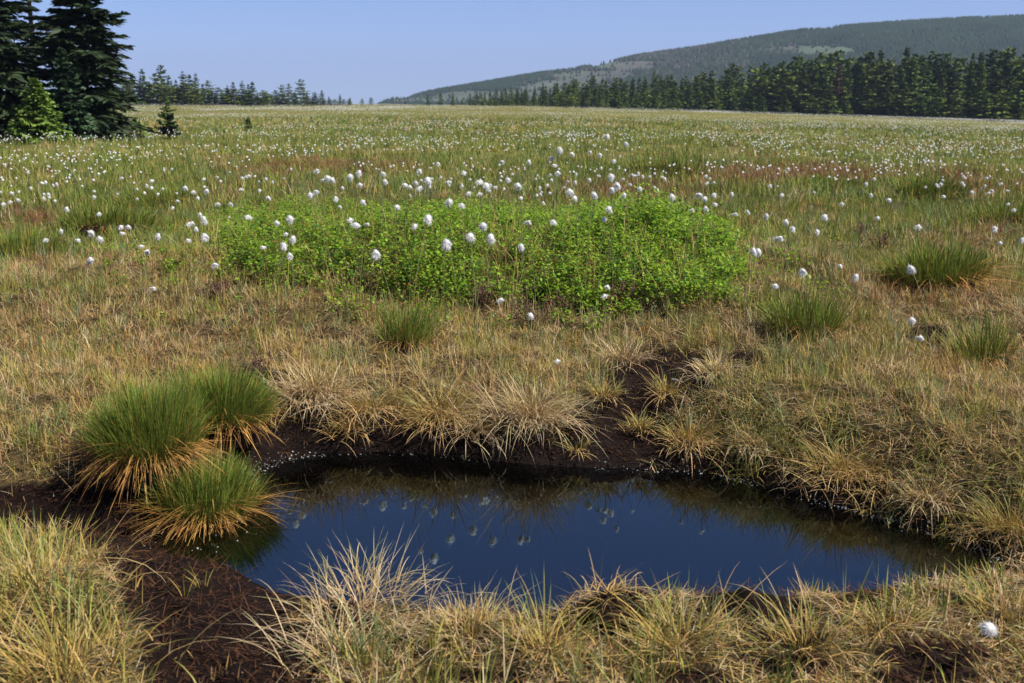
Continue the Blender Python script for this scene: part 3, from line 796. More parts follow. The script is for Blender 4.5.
# ------------------------------------------------------------------ cotton grass
def fluff_mesh(seed):
    r = np.random.default_rng(seed)
    import bmesh
    bm = bmesh.new(); bmesh.ops.create_icosphere(bm, subdivisions=2, radius=1)
    V = np.array([v.co[:] for v in bm.verts]); T = np.array([[v.index for v in f.verts] for f in bm.faces]); bm.free()
    sq = np.array((r.uniform(0.85, 1.15), r.uniform(0.7, 1.0), r.uniform(0.78, 1.05)))
    off = r.uniform(0, 50)
    k = 0.40 + 1.0 * (vnoise(V[:, 0] * 1.5 + off, V[:, 1] * 1.5 + V[:, 2] * 1.9, seed))
    V0 = V * k[:, None] * 0.0172 * sq
    n = 1000
    d = r.normal(0, 1, (n, 3)); d /= np.linalg.norm(d, axis=1)[:, None]
    kk = 0.40 + 1.0 * (vnoise(d[:, 0] * 1.5 + off, d[:, 1] * 1.5 + d[:, 2] * 1.9, seed))
    s = np.cross(d, r.normal(0, 1, (n, 3))); s /= np.linalg.norm(s, axis=1)[:, None]
    p0 = d * (0.011 * kk)[:, None] * sq
    tip = d * (0.0205 * kk * r.uniform(0.75, 1.45, n))[:, None] * sq + r.normal(0, 0.003, (n, 3)); tip[:, 2] -= 0.004 + 0.004 * r.random(n)
    F_ = np.stack([p0 - s * 0.0009, p0 + s * 0.0009, tip], 1).reshape(-1, 3)
    T2 = np.arange(n * 3).reshape(n, 3) + len(V0)
    return make_mesh('cotton_head', np.concatenate([V0, F_]), None, np.concatenate([T, T2]))


def tube_mesh(pts, r0, r1, seg=4):
    pts = np.array(pts); n = len(pts); V = []; Q = []
    for i, p in enumerate(pts):
        rr = r0 + (r1 - r0) * i / (n - 1)
        for j in range(seg):
            a = 2 * math.pi * j / seg
            V.append((p[0] + rr * math.cos(a), p[1] + rr * math.sin(a), p[2]))
    for i in range(n - 1):
        for j in range(seg):
            Q.append((i * seg + j, i * seg + (j + 1) % seg, (i + 1) * seg + (j + 1) % seg, (i + 1) * seg + j))
    return make_mesh('stem', np.array(V), Q)


NEAR = """10,202 67,209 99,214 61,231 46,240 78,240 91,233 100,239 121,227 128,227 122,233 141,246 147,252 90,260 158,236 189,224 200,215 204,219 205,222
196,229 188,240 205,237 185,188 193,192 206,191 218,204 178,201 137,199 229,217 248,217 215,265 153,288 268,198 317,171 328,178 332,180 323,180
350,177 359,173 360,185 383,174 385,182 405,185 416,183 410,187 420,188 428,181 420,171 438,164 464,173 479,182 486,186 496,187 502,162 508,180 469,193
480,194 449,202 462,205 310,195 316,192 336,199 363,202 397,207 277,223 290,219 286,234 293,239 284,246 263,247 290,256 350,220 356,225 367,224 376,254
415,226 428,219 470,237 491,238 483,226 447,244 529,162 552,158 554,165 560,150 572,154 590,152 600,155 607,136 626,144 614,161 557,173 611,177 617,186
612,190 624,195 640,189 672,197 692,210 609,209 604,219 528,222 553,222 521,247 518,186 521,198 570,192 575,198 594,195 705,199 714,195 715,204
754,251 766,216 786,222 793,229 779,238 817,232 825,217 842,204 877,218 918,227 995,229 1000,243 1022,240 1008,204 1014,210
803,272 840,266 856,277 911,269 774,294 758,252 530,316 500,300 607,287 605,296 557,362 920,338 912,322 988,638"""
SMALL = """1,192 31,188 53,185 44,194 82,186 94,191 137,189 152,188 158,194 217,177 66,178 122,178 164,170 172,169 291,169 441,177 699,195 706,209 735,214
748,212 732,194 707,183 782,195 778,186 770,186 874,179 871,195 889,200 962,183 866,184 3,204 28,172 12,160 48,166 75,170 104,172 117,165 97,160 230,172 255,176"""

OWN = {(988, 638): 'lone white bog cotton head low in the grass at the bottom right corner', (557, 362): 'small lone cotton head at the upper edge of the bare peat',
       (530, 316): 'low white bog cotton head over the dark brown heather bush', (500, 300): 'low cotton head beside the dead heather sprig, below the bilberry patch',
       (607, 136): 'tallest cotton head, standing highest above the bilberry patch', (626, 144): 'second tallest cotton head, up and right of the bilberry patch middle',
       (920, 338): 'low cotton head in straw below the wide rusty tussock', (912, 322): 'faint low cotton head just above another under the rusty tussock',
       (911, 269): 'cotton head in front of the wide rusty tussock', (774, 294): 'cotton head over the small green tussock on the right',
       (153, 288): 'lowest small cotton head in straw on the left of the moor', (215, 265): 'ragged cotton head at the left foot of the bilberry patch',
       (754, 251): 'pale cotton head at the right tip of the bilberry patch', (90, 260): 'greyish cotton head on a long stem, lowest of the left hand flock',
       (607, 287): 'upper of two paired cotton heads at the front of the bilberry patch', (605, 296): 'lower of two paired cotton heads at the front of the bilberry patch',
       (609, 209): 'upper of two cotton heads touching in front of the right part of the patch', (604, 219): 'lower of two cotton heads touching in front of the right part of the patch',
       (692, 210): 'large cotton head at the upper right end of the bilberry patch', (502, 162): 'cotton head on a leaning stem above the middle of the patch',
       (640, 189): 'big blurred cotton head above the right part of the bilberry patch', (995, 229): 'white bog cotton head by the right edge behind the rusty tussock',
       (877, 218): 'single round cotton head left of and behind the rusty tussock', (766, 216): 'round white bog cotton head just right of the bilberry patch',
       (779, 238): 'cotton head right of the bilberry patch, level with its middle'}


def cotton():
    protos = []
    for v in range(8):
        r = np.random.default_rng(100 + v)
        lx, ly = r.normal(0, 0.05, 2)
        hgt = 0.40
        pts = [(lx * t * t, ly * t * t, hgt * t) for t in np.linspace(0, 1, 7)]
        root = empty('bog_cotton', (0, 0, 0))
        st = link('stem', tube_mesh(pts, 0.0022, 0.0014), M_STEM, root)
        hd = link('seed_head', fluff_mesh(200 + v), M_COTTON, root, (lx, ly, hgt))
        hd.rotation_euler = (r.normal(0, 0.3), r.normal(0, 0.3), r.uniform(0, 6))
        tag(root, 'x', 'bog cotton')
        protos.append((root, (lx, ly)))
    used = set()

    def place(px, py, stem_h, head_scale, label, group, cap=None, pos=None):
        if pos is None:
            dx, dy, dz = [float(q) for q in ray(px, py)]
            ts = np.geomspace(2.0, 90, 700)
            x, y, z = dx * ts, dy * ts, CAMZ + dz * ts
            hh = z - terrain(x, y)
            if cap: 
                ok = (ts >= cap[0]) & (ts <= cap[1])
                cost = np.where(ok, np.abs(hh - stem_h), 99); k = int(np.argmin(cost))
            else:
                k = int(np.argmax(hh <= stem_h))
            X, Y, Z = x[k], y[k], z[k]
        else:
            X, Y, Z = pos
        v = rng.integers(0, 8); root, (lx, ly) = protos[v]
        rz = rng.uniform(0, 2 * np.pi)
        g = None
        # find the foot so that the head is at X,Y,Z
        for _ in range(3):
            gz = float(terrain(X, Y)) if g is None else g
            zs = max(0.12, Z - gz) / 0.40
            ox = (lx * math.cos(rz) - ly * math.sin(rz)); oy = (lx * math.sin(rz) + ly * math.cos(rz))
            g = float(terrain(X - ox, Y - oy))
        sc = (1.0, 1.0, zs)
        if v in used:
            o = copy_tree(root, (X - ox, Y - oy, g), rz, sc, label, group)
        else:
            used.add(v); o = root; o.location = (X - ox, Y - oy, g); o.rotation_euler = (0, 0, rz); o.scale = sc
            o['label'] = label
        if group: o['group'] = group
        elif 'group' in o: del o['group']
        for ch in o.children:
            if ch.name.startswith('seed_head'):
                hx = head_scale * rng.uniform(0.82, 1.15)
                ch.scale = (hx, head_scale, head_scale * rng.uniform(0.82, 1.08) / zs)
                ch.rotation_euler = (0, 0, rng.uniform(0, 6.28))
        return o

    def near_label(px, py):
        if px < 300 and not (px > 255 and py < 250): return 'white bog cotton head in the flock left of the bilberry patch', 'bog cotton left of the bilberry patch'
        if px < 740: 
            if py >= 208: return 'white bog cotton head standing out against the bright green bilberry leaves', 'bog cotton among the bilberry'
            return 'white bog cotton head rising above the back of the bilberry patch', 'bog cotton above the bilberry'
        return 'white bog cotton head in straw grass on the right, beyond the bilberry patch', 'bog cotton right of the bilberry patch'
    for s in NEAR.split():
        px, py = [int(q) for q in s.split(',')]
        if (px, py) in OWN: lab, grp = OWN[(px, py)], None
        else: lab, grp = near_label(px, py)
        hs = rng.uniform(0.55, 0.98)
        if (px, py) == (988, 638): place(px, py, 0.10, 0.8, lab, grp, (2.2, 3.5)); continue
        if (px, py) == (557, 362): place(px, py, 0.12, 0.6, lab, grp); continue
        if py > 285: place(px, py, 0.13, 0.8, lab, grp); continue
        if 255 < px < 740 and py < 262: place(px, py, rng.uniform(0.48, 0.60) if 390 < px < 660 and py > 178 else rng.uniform(0.36, 0.5), hs * 1.05, lab, grp, ((5.1, 6.3) if 390 < px < 660 and py > 178 else (5.3, 7.6)) if py > 170 else (6.2, 8.2)); continue
        place(px, py, rng.uniform(0.24, 0.36), hs * 1.1, lab, grp, (5.0, 9.5))
    cnt = len(NEAR.split())
    ml, mg = 'small white bog cotton head on the open moor beyond the bilberry patch', 'bog cotton on the open moor'
    for s in SMALL.split():
        px, py = [int(q) for q in s.split(',')]
        place(px, py, rng.uniform(0.2, 0.3), rng.uniform(0.7, 1.0), ml, mg); cnt += 1
    # scatter: denser with distance, in clumps
    n = 210000
    R0, R1 = 8.5, 235.0
    a = math.radians(31)
    r = np.sqrt(rng.uniform(R0 ** 2, R1 ** 2, n)); th = rng.uniform(-a, a, n)
    x, y = r * np.sin(th), r * np.cos(th)
    cl = fbm(x * 0.33, y * 0.33, 131, 3); cl2 = fbm(x * 0.045, y * 0.045, 141, 2)
    dens = np.clip((cl - 0.44) * 4.6, 0.02, 1.5) * np.clip((cl2 - 0.34) * 3.2, 0.08, 1.4)
    px, py = project(x, y, terrain(x, y))
    dens = dens * np.interp(r, [8, 14, 22, 30, 60, 235], [0.5, 0.9, 1.0, 1.25, 1.0, 0.85])
    dens = dens * np.interp(px, [0, 300, 520, 800, 1024], [1.1, 0.9, 0.7, 1.1, 1.25])
    ok = rng.random(n) < dens
    # extra near heads so that the middle distance is as thickly dotted as far away
    n2 = 8000; r2 = np.sqrt(rng.uniform(11 ** 2, 34 ** 2, n2)); t2 = rng.uniform(-a, a, n2)
    x2, y2 = r2 * np.sin(t2), r2 * np.cos(t2)
    ok2 = rng.random(n2) < np.clip((fbm(x2 * 0.55, y2 * 0.55, 151, 3) - 0.44) * 4, 0.02, 1) * np.interp(r2, [11, 18, 34], [0.35, 0.8, 1])
    x = np.concatenate([x[ok], x2[ok2]]); y = np.concatenate([y[ok], y2[ok2]])
    z = terrain(x, y); r = np.hypot(x, y)
    px, py = project(x, y, z)
    keep = (r < 30) | (px > -60) & (px < 1090)
    x, y, z, r, px, py = x[keep], y[keep], z[keep], r[keep], px[keep], py[keep]
    order = np.argsort(r + np.where((px < 0) | (px > 1023), 500, 0))
    x, y, z, r = x[order], y[order], z[order], r[order]
    m = 300 - cnt
    for i in range(m):
        h = rng.uniform(0.18, 0.30)
        place(0, 0, h, rng.uniform(0.7, 1.0), ml, mg, pos=(x[i], y[i], z[i] + h))
    x, y, z, r = x[m:], y[m:], z[m:], r[m:]
    k = len(x)
    h = rng.uniform(0.16, 0.30, k); s = rng.uniform(0.013, 0.023, k) * np.interp(r, [10, 60, 120], [0.95, 1.05, 1.25])
    O = np.array([(1, 0, 0), (0, 1, 0), (-1, 0, 0), (0, -1, 0), (0, 0, 0.95), (0, 0, -0.95)])
    rot = rng.uniform(0, 1.57, k)
    c_, s_ = np.cos(rot)[:, None], np.sin(rot)[:, None]
    V = np.stack([O[None, :, 0] * c_ - O[None, :, 1] * s_, O[None, :, 0] * s_ + O[None, :, 1] * c_, np.repeat(O[None, :, 2], k, 0)], -1) * s[:, None, None]
    V = V * rng.uniform(0.75, 1.25, (k, 6, 1)) + np.stack([x, y, z + h], 1)[:, None]
    T = np.array([(0, 1, 4), (1, 2, 4), (2, 3, 4), (3, 0, 4), (1, 0, 5), (2, 1, 5), (3, 2, 5), (0, 3, 5)])
    T = (np.arange(k) * 6)[:, None, None] + T[None]
    # stalks for the nearer ones
    o = link('distant_bog_cotton', make_mesh('distant_cotton', V.reshape(-1, 3), None, T.reshape(-1, 3)), M_COTTON)
    tag(o, 'countless tiny white bog cotton heads dotting the far moor', 'bog cotton', kind='stuff')
    return k


# ------------------------------------------------------------------ conifers
def conifer(Ht, R, whorls, per, twigs, tw_w, seed, base=0.05, colA=(0.03, 0.055, 0.018), colB=(0.05, 0.085, 0.025), droop=0.5, irregular=0.25, tip_up=0.25, power=0.85, limbs=True):
    r = np.random.default_rng(seed)
    hs = base * Ht + (Ht * (1 - base)) * (np.arange(whorls) + r.uniform(0, 0.6, whorls)) / whorls
    B = []
    for h in hs:
        t = (h / Ht - base) / (1 - base)
        n = max(3, int(round(per * (0.6 + 0.4 * (1 - t)))))
        a0 = r.uniform(0, 6.28)
        for j in range(n):
            Lb = R * ((1 - t) ** power) * r.uniform(1 - irregular * 1.6, 1 + irregular * 0.6) + 0.02 * Ht * 0.5
            if t < 0.12: Lb *= r.uniform(0.6, 1.05)
            B.append((h + r.uniform(-0.5, 0.5) * Ht / whorls * 0.6, a0 + 6.28 * j / n + r.normal(0, 0.25), Lb, t))
    B = np.array(B); nb = len(B)
    m = twigs
    i = np.repeat(np.arange(nb), m); k = len(i)
    u = np.tile((np.arange(m) + 0.5) / m, nb) * 0.93 + 0.07
    u = np.clip(u + r.normal(0, 0.03, k), 0.08, 1)
    h, az, Lb, t = B[i, 0], B[i, 1], B[i, 2], B[i, 3]
    up0 = (0.55 * t + 0.05)                       # upper branches rise, lower ones droop
    rad = Lb * u
    zz = h + Lb * (up0 * u - droop * (1 - t * 0.8) * u * u * 0.75 + tip_up * u ** 3 * 0.4)
    P = np.stack([rad * np.sin(az), rad * np.cos(az), zz], 1)
    side = np.where(np.arange(k) % 2 == 0, 1.0, -1.0)
    ta = az + side * r.uniform(0.35, 1.1, k)
    tl = Lb * (0.42 * (1 - u) + 0.16) * r.uniform(0.7, 1.25, k) + 0.05 * R
    el = -r.uniform(0.0, 0.6, k) * (1 - 0.7 * t) + 0.25 * t
    d = np.stack([np.cos(el) * np.sin(ta), np.cos(el) * np.cos(ta), np.sin(el)], 1)
    roll = r.normal(0, 0.7, k)
    s0 = np.stack([np.cos(ta), -np.sin(ta), 0 * ta], 1); n0 = np.cross(s0, d)
    s = s0 * np.cos(roll)[:, None] + n0 * np.sin(roll)[:, None]
    w = (tw_w * r.uniform(0.7, 1.4, k))[:, None]
    e = P + d * tl[:, None]
    mid = P + d * tl[:, None] * 0.55 + np.array((0, 0, 1.0)) * (tl * 0.05)[:, None]
    V = np.stack([P - s * w * 0.35, P + s * w * 0.35, mid + s * w, mid - s * w, e], 1)
    f = r.random(k)[:, None]
    c = np.array(colA) * (1 - f) + np.array(colB) * f
    c = c * r.normal(1, 0.2, (k, 1)).clip(0.4, 1.7)
    c = c * (0.8 + 0.45 * u[:, None])             # lighter towards the branch ends
    C = np.repeat(c[:, None], 5, 1)
    b = (np.arange(k) * 5)[:, None]
    Q = b + np.array([0, 1, 2, 3]); T = b + np.array([3, 2, 4])
    if limbs:                                        # bare limbs inside the crown
        sel = np.arange(nb) if nb < 400 else r.choice(nb, 400, replace=False)
        LV = []; LQ = []; nn = len(V) * 5
        for q in sel:
            hh, a, L_, tt = B[q]
            for s_ in range(3):
                uu = s_ / 2 * 0.9
                z_ = hh + L_ * ((0.55 * tt + 0.05) * uu - droop * (1 - tt * 0.8) * uu * uu * 0.75)
                g = 0.0022 * Ht * (1 - uu * 0.75)
                c_, n_ = math.sin(a), math.cos(a)
                LV += [(L_ * uu * c_ - n_ * g, L_ * uu * n_ + c_ * g, z_), (L_ * uu * c_ + n_ * g, L_ * uu * n_ - c_ * g, z_), (L_ * uu * c_, L_ * uu * n_, z_ + g * 1.6)]
            for s_ in range(2):
                for j in range(3):
                    LQ.append((nn + s_ * 3 + j, nn + s_ * 3 + (j + 1) % 3, nn + s_ * 3 + 3 + (j + 1) % 3, nn + s_ * 3 + 3 + j))
            nn += 9
        V = np.concatenate([V.reshape(-1, 3), np.array(LV)]); Q = np.concatenate([Q, np.array(LQ)])
        C = np.concatenate([C.reshape(-1, 3), np.tile(np.array((0.055, 0.032, 0.024)), (len(LV), 1))])
    crown = make_mesh('crown', V.reshape(-1, 3), Q, T, C.reshape(-1, 3))
    tr = tube_mesh([(0.012 * Ht * math.sin(q * 3 + seed) * q, 0, -0.15 + q * Ht * 1.0) for q in np.linspace(0, 1, 8)], 0.014 * Ht, 0.002 * Ht, 7)
    return tr, crown


def tree_obj(name, meshes, loc, rz, label, mat, group=None, scale=1.0):
    e = empty(name, loc, rz, scale); tag(e, label, 'tree', group)
    tr, cr = meshes
    t = link('trunk', tr, M_BARK, e)
    link('crown', cr, mat, e)
    return e


def at_dist(px, D):
    """ground point at distance D (along y) below pixel column px"""
    x = (px - 512) / F * D * CP
    x = float(x)
    return x, D, float(terrain(x, D))


def trees():
    # group at the left edge
    dk = dict(colA=(0.018, 0.030, 0.014), colB=(0.034, 0.055, 0.018))
    D = 33
    tree_obj('spruce_tree', conifer(7.4, 1.55, 46, 11, 44, 0.044, 1, 0.0, droop=0.6, irregular=0.42, power=0.66, **dk), at_dist(85, D), 0.3, 'tall dark spruce with ragged right edge, right hand one of the left group', M_CONIFER, 'spruces at the left edge')
    tree_obj('spruce_tree', conifer(8.6, 1.55, 46, 11, 44, 0.044, 2, 0.0, droop=0.6, irregular=0.4, power=0.6, **dk), at_dist(-6, 32), 1.3, 'dark spruce cut off by the left edge of the photo', M_CONIFER, 'spruces at the left edge')
    tree_obj('spruce_tree', conifer(8.2, 0.75, 28, 5, 12, 0.045, 3, 0.12, droop=0.55, irregular=0.5, **dk), at_dist(38, 36), 2.0, 'thin open spruce with bare trunk showing between the two dark ones', M_CONIFER, 'spruces at the left edge')
    tree_obj('spruce_tree', conifer(2.5, 0.85, 18, 9, 22, 0.05, 4, 0.0, colA=(0.028, 0.055, 0.022), colB=(0.045, 0.085, 0.035), droop=0.35), at_dist(66, 31.0), 0.5, 'bushy grey green spruce between the bright young one and the tall one', M_CONIFER, 'spruces at the left edge')
    tree_obj('spruce_tree', conifer(1.72, 0.80, 24, 11, 26, 0.030, 5, 0.0, irregular=0.15, power=0.95, colA=(0.085, 0.14, 0.022), colB=(0.14, 0.21, 0.034), droop=0.25, tip_up=0.25), at_dist(36, 29.5), 0.9, 'young bright green spruce in front of the dark ones', M_CONIFER, 'spruces at the left edge')
    # small spruce standing alone: sunlit top and shaded base put into its colours
    e = tree_obj('spruce_tree', conifer(1.25, 0.33, 9, 6, 12, 0.034, 6, 0.35, colA=(0.045, 0.08, 0.015), colB=(0.09, 0.15, 0.025), droop=0.1, irregular=0.5), at_dist(167, 34), 0.2, 'stunted little spruce with a top coloured as sunlit standing alone on the moor', M_CONIFER)
    tr, cr = conifer(0.75, 0.40, 7, 8, 14, 0.045, 7, 0.0, droop=0.25, power=0.35, colA=(0.014, 0.024, 0.012), colB=(0.028, 0.04, 0.016))
    bpy.data.meshes.remove(tr)
    link('shaded_skirt', cr, M_CONIFER, e)
    tree_obj('spruce_tree', conifer(0.55, 0.32, 7, 7, 10, 0.045, 8, 0.0, colA=(0.05, 0.075, 0.02), colB=(0.09, 0.11, 0.03), droop=0.1), at_dist(247, 48), 0.2, 'tiny low spruce seedling right of the stunted spruce', M_CONIFER)
    tree_obj('spruce_tree', conifer(0.6, 0.5, 6, 8, 12, 0.05, 9, 0.0, colA=(0.06, 0.11, 0.02), colB=(0.10, 0.16, 0.03), droop=0.1), at_dist(133, 35), 0.2, 'low bright green spruce bush between tall spruce and stunted one', M_CONIFER)
    # far treelines: six variants, copied
    variants = []
    for v in range(6):
        g = [(0.060, 0.092, 0.014), (0.072, 0.106, 0.016), (0.048, 0.078, 0.014), (0.085, 0.112, 0.018), (0.070, 0.094, 0.013), (0.050, 0.082, 0.016)][v]
        cb = tuple(q * 1.55 for q in g)
        R = [2.6, 2.3, 3.1, 2.0, 3.4, 2.5][v]
        variants.append(conifer(10.0, R, [16, 18, 15, 19, 14, 17][v], 7, 8, 0.24, 40 + v, 0.02, g, cb, 0.45, 0.4, 0.2, [0.70, 0.85, 0.62, 0.95, 0.5, 0.75][v]))
    dead = conifer(10.0, 1.7, 17, 6, 6, 0.15, 61, 0.05, (0.06, 0.035, 0.028), (0.09, 0.055, 0.04), 0.55, 0.45)
    protos = {}

    def far_tree(v, loc, scale, label, group, mat=M_FOREST):
        if v in protos:
            return copy_tree(protos[v], loc, rng.uniform(0, 6.28), scale, label, group)
        me = dead if v == 'dead' else variants[v]
        e = tree_obj('spruce_tree', me, loc, rng.uniform(0, 6.28), label, mat, group)
        e.scale = scale
        protos[v] = e
        return e

    def top_scale(px, D, toprow, v):
        x, y, z = at_dist(px, D)
        ht = CAMZ - (toprow - 100.0) / F * D - z
        s = max(0.12, ht / 10.0)
        return (x, y, z - 0.1), s
    # left line along the moor edge: (px, top row)
    lt = [(118, 86), (126, 72), (133, 76), (144, 70), (150, 82), (157, 74), (163, 66), (170, 76), (177, 80), (184, 72), (191, 75), (197, 74), (203, 84), (209, 81),
          (216, 92), (222, 90), (228, 85), (234, 82), (243, 81), (249, 84), (253, 82), (258, 92), (263, 90), (267, 91), (276, 90), (282, 85), (289, 84), (295, 92), (301, 80), (307, 92),
          (315, 92), (322, 90), (329, 96), (340, 94), (350, 97), (362, 98), (371, 97)]
    for i, (px, tr_) in enumerate(lt):
        loc, s = top_scale(px, 205 + rng.uniform(-8, 14), tr_, 0)
        wide = rng.uniform(1.1, 1.8) if s < 0.35 else rng.uniform(0.9, 1.5)
        far_tree(int(rng.integers(0, 6)), loc, (s * wide, s * wide, s), 'slim pointed spruce in the low tree line on the horizon at left', 'spruces on the left horizon')
    for px in np.arange(121, 352, 6.5):
        px = float(px + rng.uniform(-2, 2)); hi = float(np.interp(px, [120, 200, 260, 300, 350], [84, 86, 93, 97, 101]))
        loc, s = top_scale(px, 198 + rng.uniform(-5, 5), hi + rng.uniform(-3, 4), 0)
        w_ = rng.uniform(1.8, 2.8)
        far_tree(int(rng.choice([2, 4])), loc, (s * w_, s * w_, s), 'rounded bushy low tree filling the tree line on the horizon at left', 'bushy trees on the left horizon')
    # lone trees in the gap
    for (px, tr_, lab) in [(428, 95, 'little spruce left of the pair in the horizon gap'), (441, 93, 'pale little spruce in the horizon gap'), (453, 92, 'darker little spruce with round head in the horizon gap'), (405, 101, 'tiny spruce alone at the foot of the hill')]:
        loc, s = top_scale(px, 228, tr_, 0)
        far_tree(int(rng.integers(0, 6)), loc, (s * 1.2, s * 1.2, s), lab, 'lone spruces in the horizon gap')
    # right hand forest: front row distances fall from 330 m to 165 m
    topx = [420, 470, 500, 520, 560, 600, 640, 700, 740, 790, 815, 850, 880, 910, 950, 1000, 1060, 1130]
    topr = [101, 97, 93, 90, 86, 84, 81, 76, 72, 65, 58, 60, 57, 54, 60, 55, 52, 50]
    cnt = 0
    for row in range(4):
        px = 470.0 - row * 4
        while px < 1110:
            D = float(np.interp(px, [460, 520, 600, 700, 850, 1024, 1110], [228, 226, 222, 212, 192, 172, 166])) + row * 9 + rng.uniform(-3, 3)
            tr_ = float(np.interp(px, topx, topr)) + rng.uniform(-4, 8) + (4 if row == 0 else -row * 0.7)
            if rng.random() < 0.12: tr_ -= 4
            loc, s = top_scale(px, D, tr_, 0)
            wide = rng.uniform(0.85, 1.4)
            isdead = row == 0 and (abs(px - 836) < 7 or abs(px - 828) < 5)
            far_tree('dead' if isdead else int(rng.integers(0, 6)), loc, (s * wide, s * wide, s),
                     'dead reddish brown spruce among the green ones of the right hand forest' if isdead else 'dark green spruce in the forest edge on the right of the moor',
                     'dead spruces in the forest edge' if isdead else 'spruces of the right hand forest')
            cnt += 1
            px += rng.uniform(0.6, 1.4) * float(np.interp(px, [470, 600, 800, 1024], [6.5, 8.2, 11, 13.5]))
    # young trees in front of the forest hem
    for px in [812, 829, 846, 868, 886, 905, 921, 938, 953, 968, 985, 1002, 1019, 760, 785, 735, 718, 700, 678, 655, 638, 620, 600, 584, 566, 548, 530, 512, 497]:
        D = float(np.interp(px, [520, 700, 850, 1024], [222, 207, 186, 166])) - 3
        tr_ = float(np.interp(px, [480, 600, 800, 1024], [103, 99, 93, 92])) + rng.uniform(-5, 5)
        loc, s = top_scale(px, D, tr_, 0)
        far_tree(int(rng.integers(0, 6)), loc, (s * 1.8, s * 1.8, s), 'short spruce at the front hem of the forest on the right of the moor', 'short spruces at the forest hem')
    return cnt


# ------------------------------------------------------------------ hill
def hill():
    cx = [300, 360, 385, 395, 402, 430, 470, 510, 540, 570, 600, 640, 700, 760, 800, 850, 900, 960, 1024, 1150, 1400]
    cr = [120, 114, 101, 98, 99, 92, 85.5, 79, 74, 71, 65, 57, 49, 39.5, 33.5, 29.5, 26, 23, 20.5, 18, 16]
    Yc = 1100.0
    px = np.concatenate([np.linspace(300, 1080, 320), np.linspace(1090, 1400, 25)])
    row = np.interp(px, cx, cr) + 0.6 * (fbm(px * 0.03, px * 0, 301, 3) - 0.5)
    zc = (100 - row) / F * Yc * 1.0
    Yv = np.concatenate([np.linspace(605, 1120, 90), np.linspace(1128, 1750, 25)])
    PX, YY = np.meshgrid(px, Yv, indexing='ij')
    X = (PX - 512) / F * CP * YY
    front = sstep(605, 1100, YY) * 0.55 + 0.45 * np.clip((YY - 605) / 495, 0, 1)
    back = sstep(1750, 1100, YY)
    prof = np.where(YY < 1100, front, back)
    ZC = np.repeat(zc[:, None], len(Yv), 1)
    Z = -48 + (ZC + 48) * prof + (fbm(X * 0.01, YY * 0.01, 311, 3) - 0.5) * 10 * prof * (1 - prof) * 4

    def clearing(x, y, z):
        p, q = project(x, y, z)
        m = np.zeros_like(p)
        for (ax, ay, rx, ry, a) in [(575, 90, 75, 12, 1), (500, 97, 70, 8, 1), (455, 100, 60, 5, 1), (650, 66, 70, 6, 0.9), (800, 51, 65, 7, 1.0), (815, 29, 26, 2.2, 1), (600, 76, 60, 6, .9),
                                    (990, 20, 16, 2, .8), (400, 100, 30, 5, .8), (1010, 38, 20, 6, .5), (705, 58, 40, 4, .6), (560, 72, 60, 4, .6)]:
            m = np.maximum(m, a * ell(p, q, ax, ay, rx, ry, 0.5))
        n = fbm(x * 0.014, y * 0.014, 321, 3)
        return sstep(0.42, 0.74, m * (0.40 + 0.9 * n))
    c = clearing(X, YY, Z)
    n = fbm(X * 0.006, YY * 0.006, 331, 2)[..., None]
    pale = np.array((0.07, 0.125, 0.065)) * (1 - n) + np.array((0.105, 0.10, 0.09)) * n
    dark = np.array((0.012, 0.022, 0.011))
    colr = dark * (1 - c[..., None]) + pale * c[..., None]
    na = len(Yv)
    i = np.arange((len(px) - 1) * na).reshape(len(px) - 1, na)[:, :-1].ravel()
    q = np.stack([i, i + na, i + na + 1, i + 1], 1)
    o = link('hill', make_mesh('hill', np.stack([X, YY, Z], -1).reshape(-1, 3), q, None, colr.reshape(-1, 3)), leaf_mat('hill_turf', 0, 0.95, 0.05, 0.3, 0.03))
    tag(o, kind='structure')
    # wood on the hill
    k = 75000
    fi = rng.uniform(0, len(px) - 1.001, k)
    fj = rng.uniform(0, 1, k) * (np.searchsorted(Yv, 1142) - 1)
    i0, j0 = fi.astype(int), fj.astype(int); a, b = fi - i0, fj - j0
    bil = lambda G: (G[i0, j0] * (1 - a) + G[i0 + 1, j0] * a) * (1 - b) + (G[i0, j0 + 1] * (1 - a) + G[i0 + 1, j0 + 1] * a) * b
    x, y, z, cc = bil(X), bil(YY), bil(Z), bil(c)
    ok = rng.random(k) < np.clip(1.0 - 1.0 * cc, 0.035, 1)
    x, y, z, cc = x[ok], y[ok], z[ok], cc[ok]; k = len(x)
    h = rng.uniform(2.2, 4.2, k); rr = rng.uniform(1.05, 1.85, k)
    ang = rng.uniform(0, 1.2, k)
    V = np.zeros((k, 6, 3))
    for j in range(5):
        V[:, j, 0] = x + rr * np.cos(ang + j * 1.2566); V[:, j, 1] = y + rr * np.sin(ang + j * 1.2566); V[:, j, 2] = z + h * 0.05
    V[:, 5] = np.stack([x, y, z + h], 1)
    T = np.array([(j, (j + 1) % 5, 5) for j in range(5)])
    T = (np.arange(k) * 6)[:, None, None] + T[None]
    f = rng.random((k, 1))
    col = np.array((0.012, 0.024, 0.012)) * (1 - f) + np.array((0.022, 0.040, 0.017)) * f
    deadm = (rng.random(k) < np.clip(cc * 0.35 + (fbm(x * 0.006, y * 0.006, 341, 2) - 0.66) * 1.2, 0, 0.4))
    col[deadm] = np.array((0.075, 0.066, 0.062)) * rng.uniform(0.6, 1.2, (deadm.sum(), 1))
    o = link('hillside_wood', make_mesh('hillside_wood', V.reshape(-1, 3), None, T.reshape(-1, 3), np.repeat(col[:, None], 6, 1).reshape(-1, 3), False), M_HILLTREES)
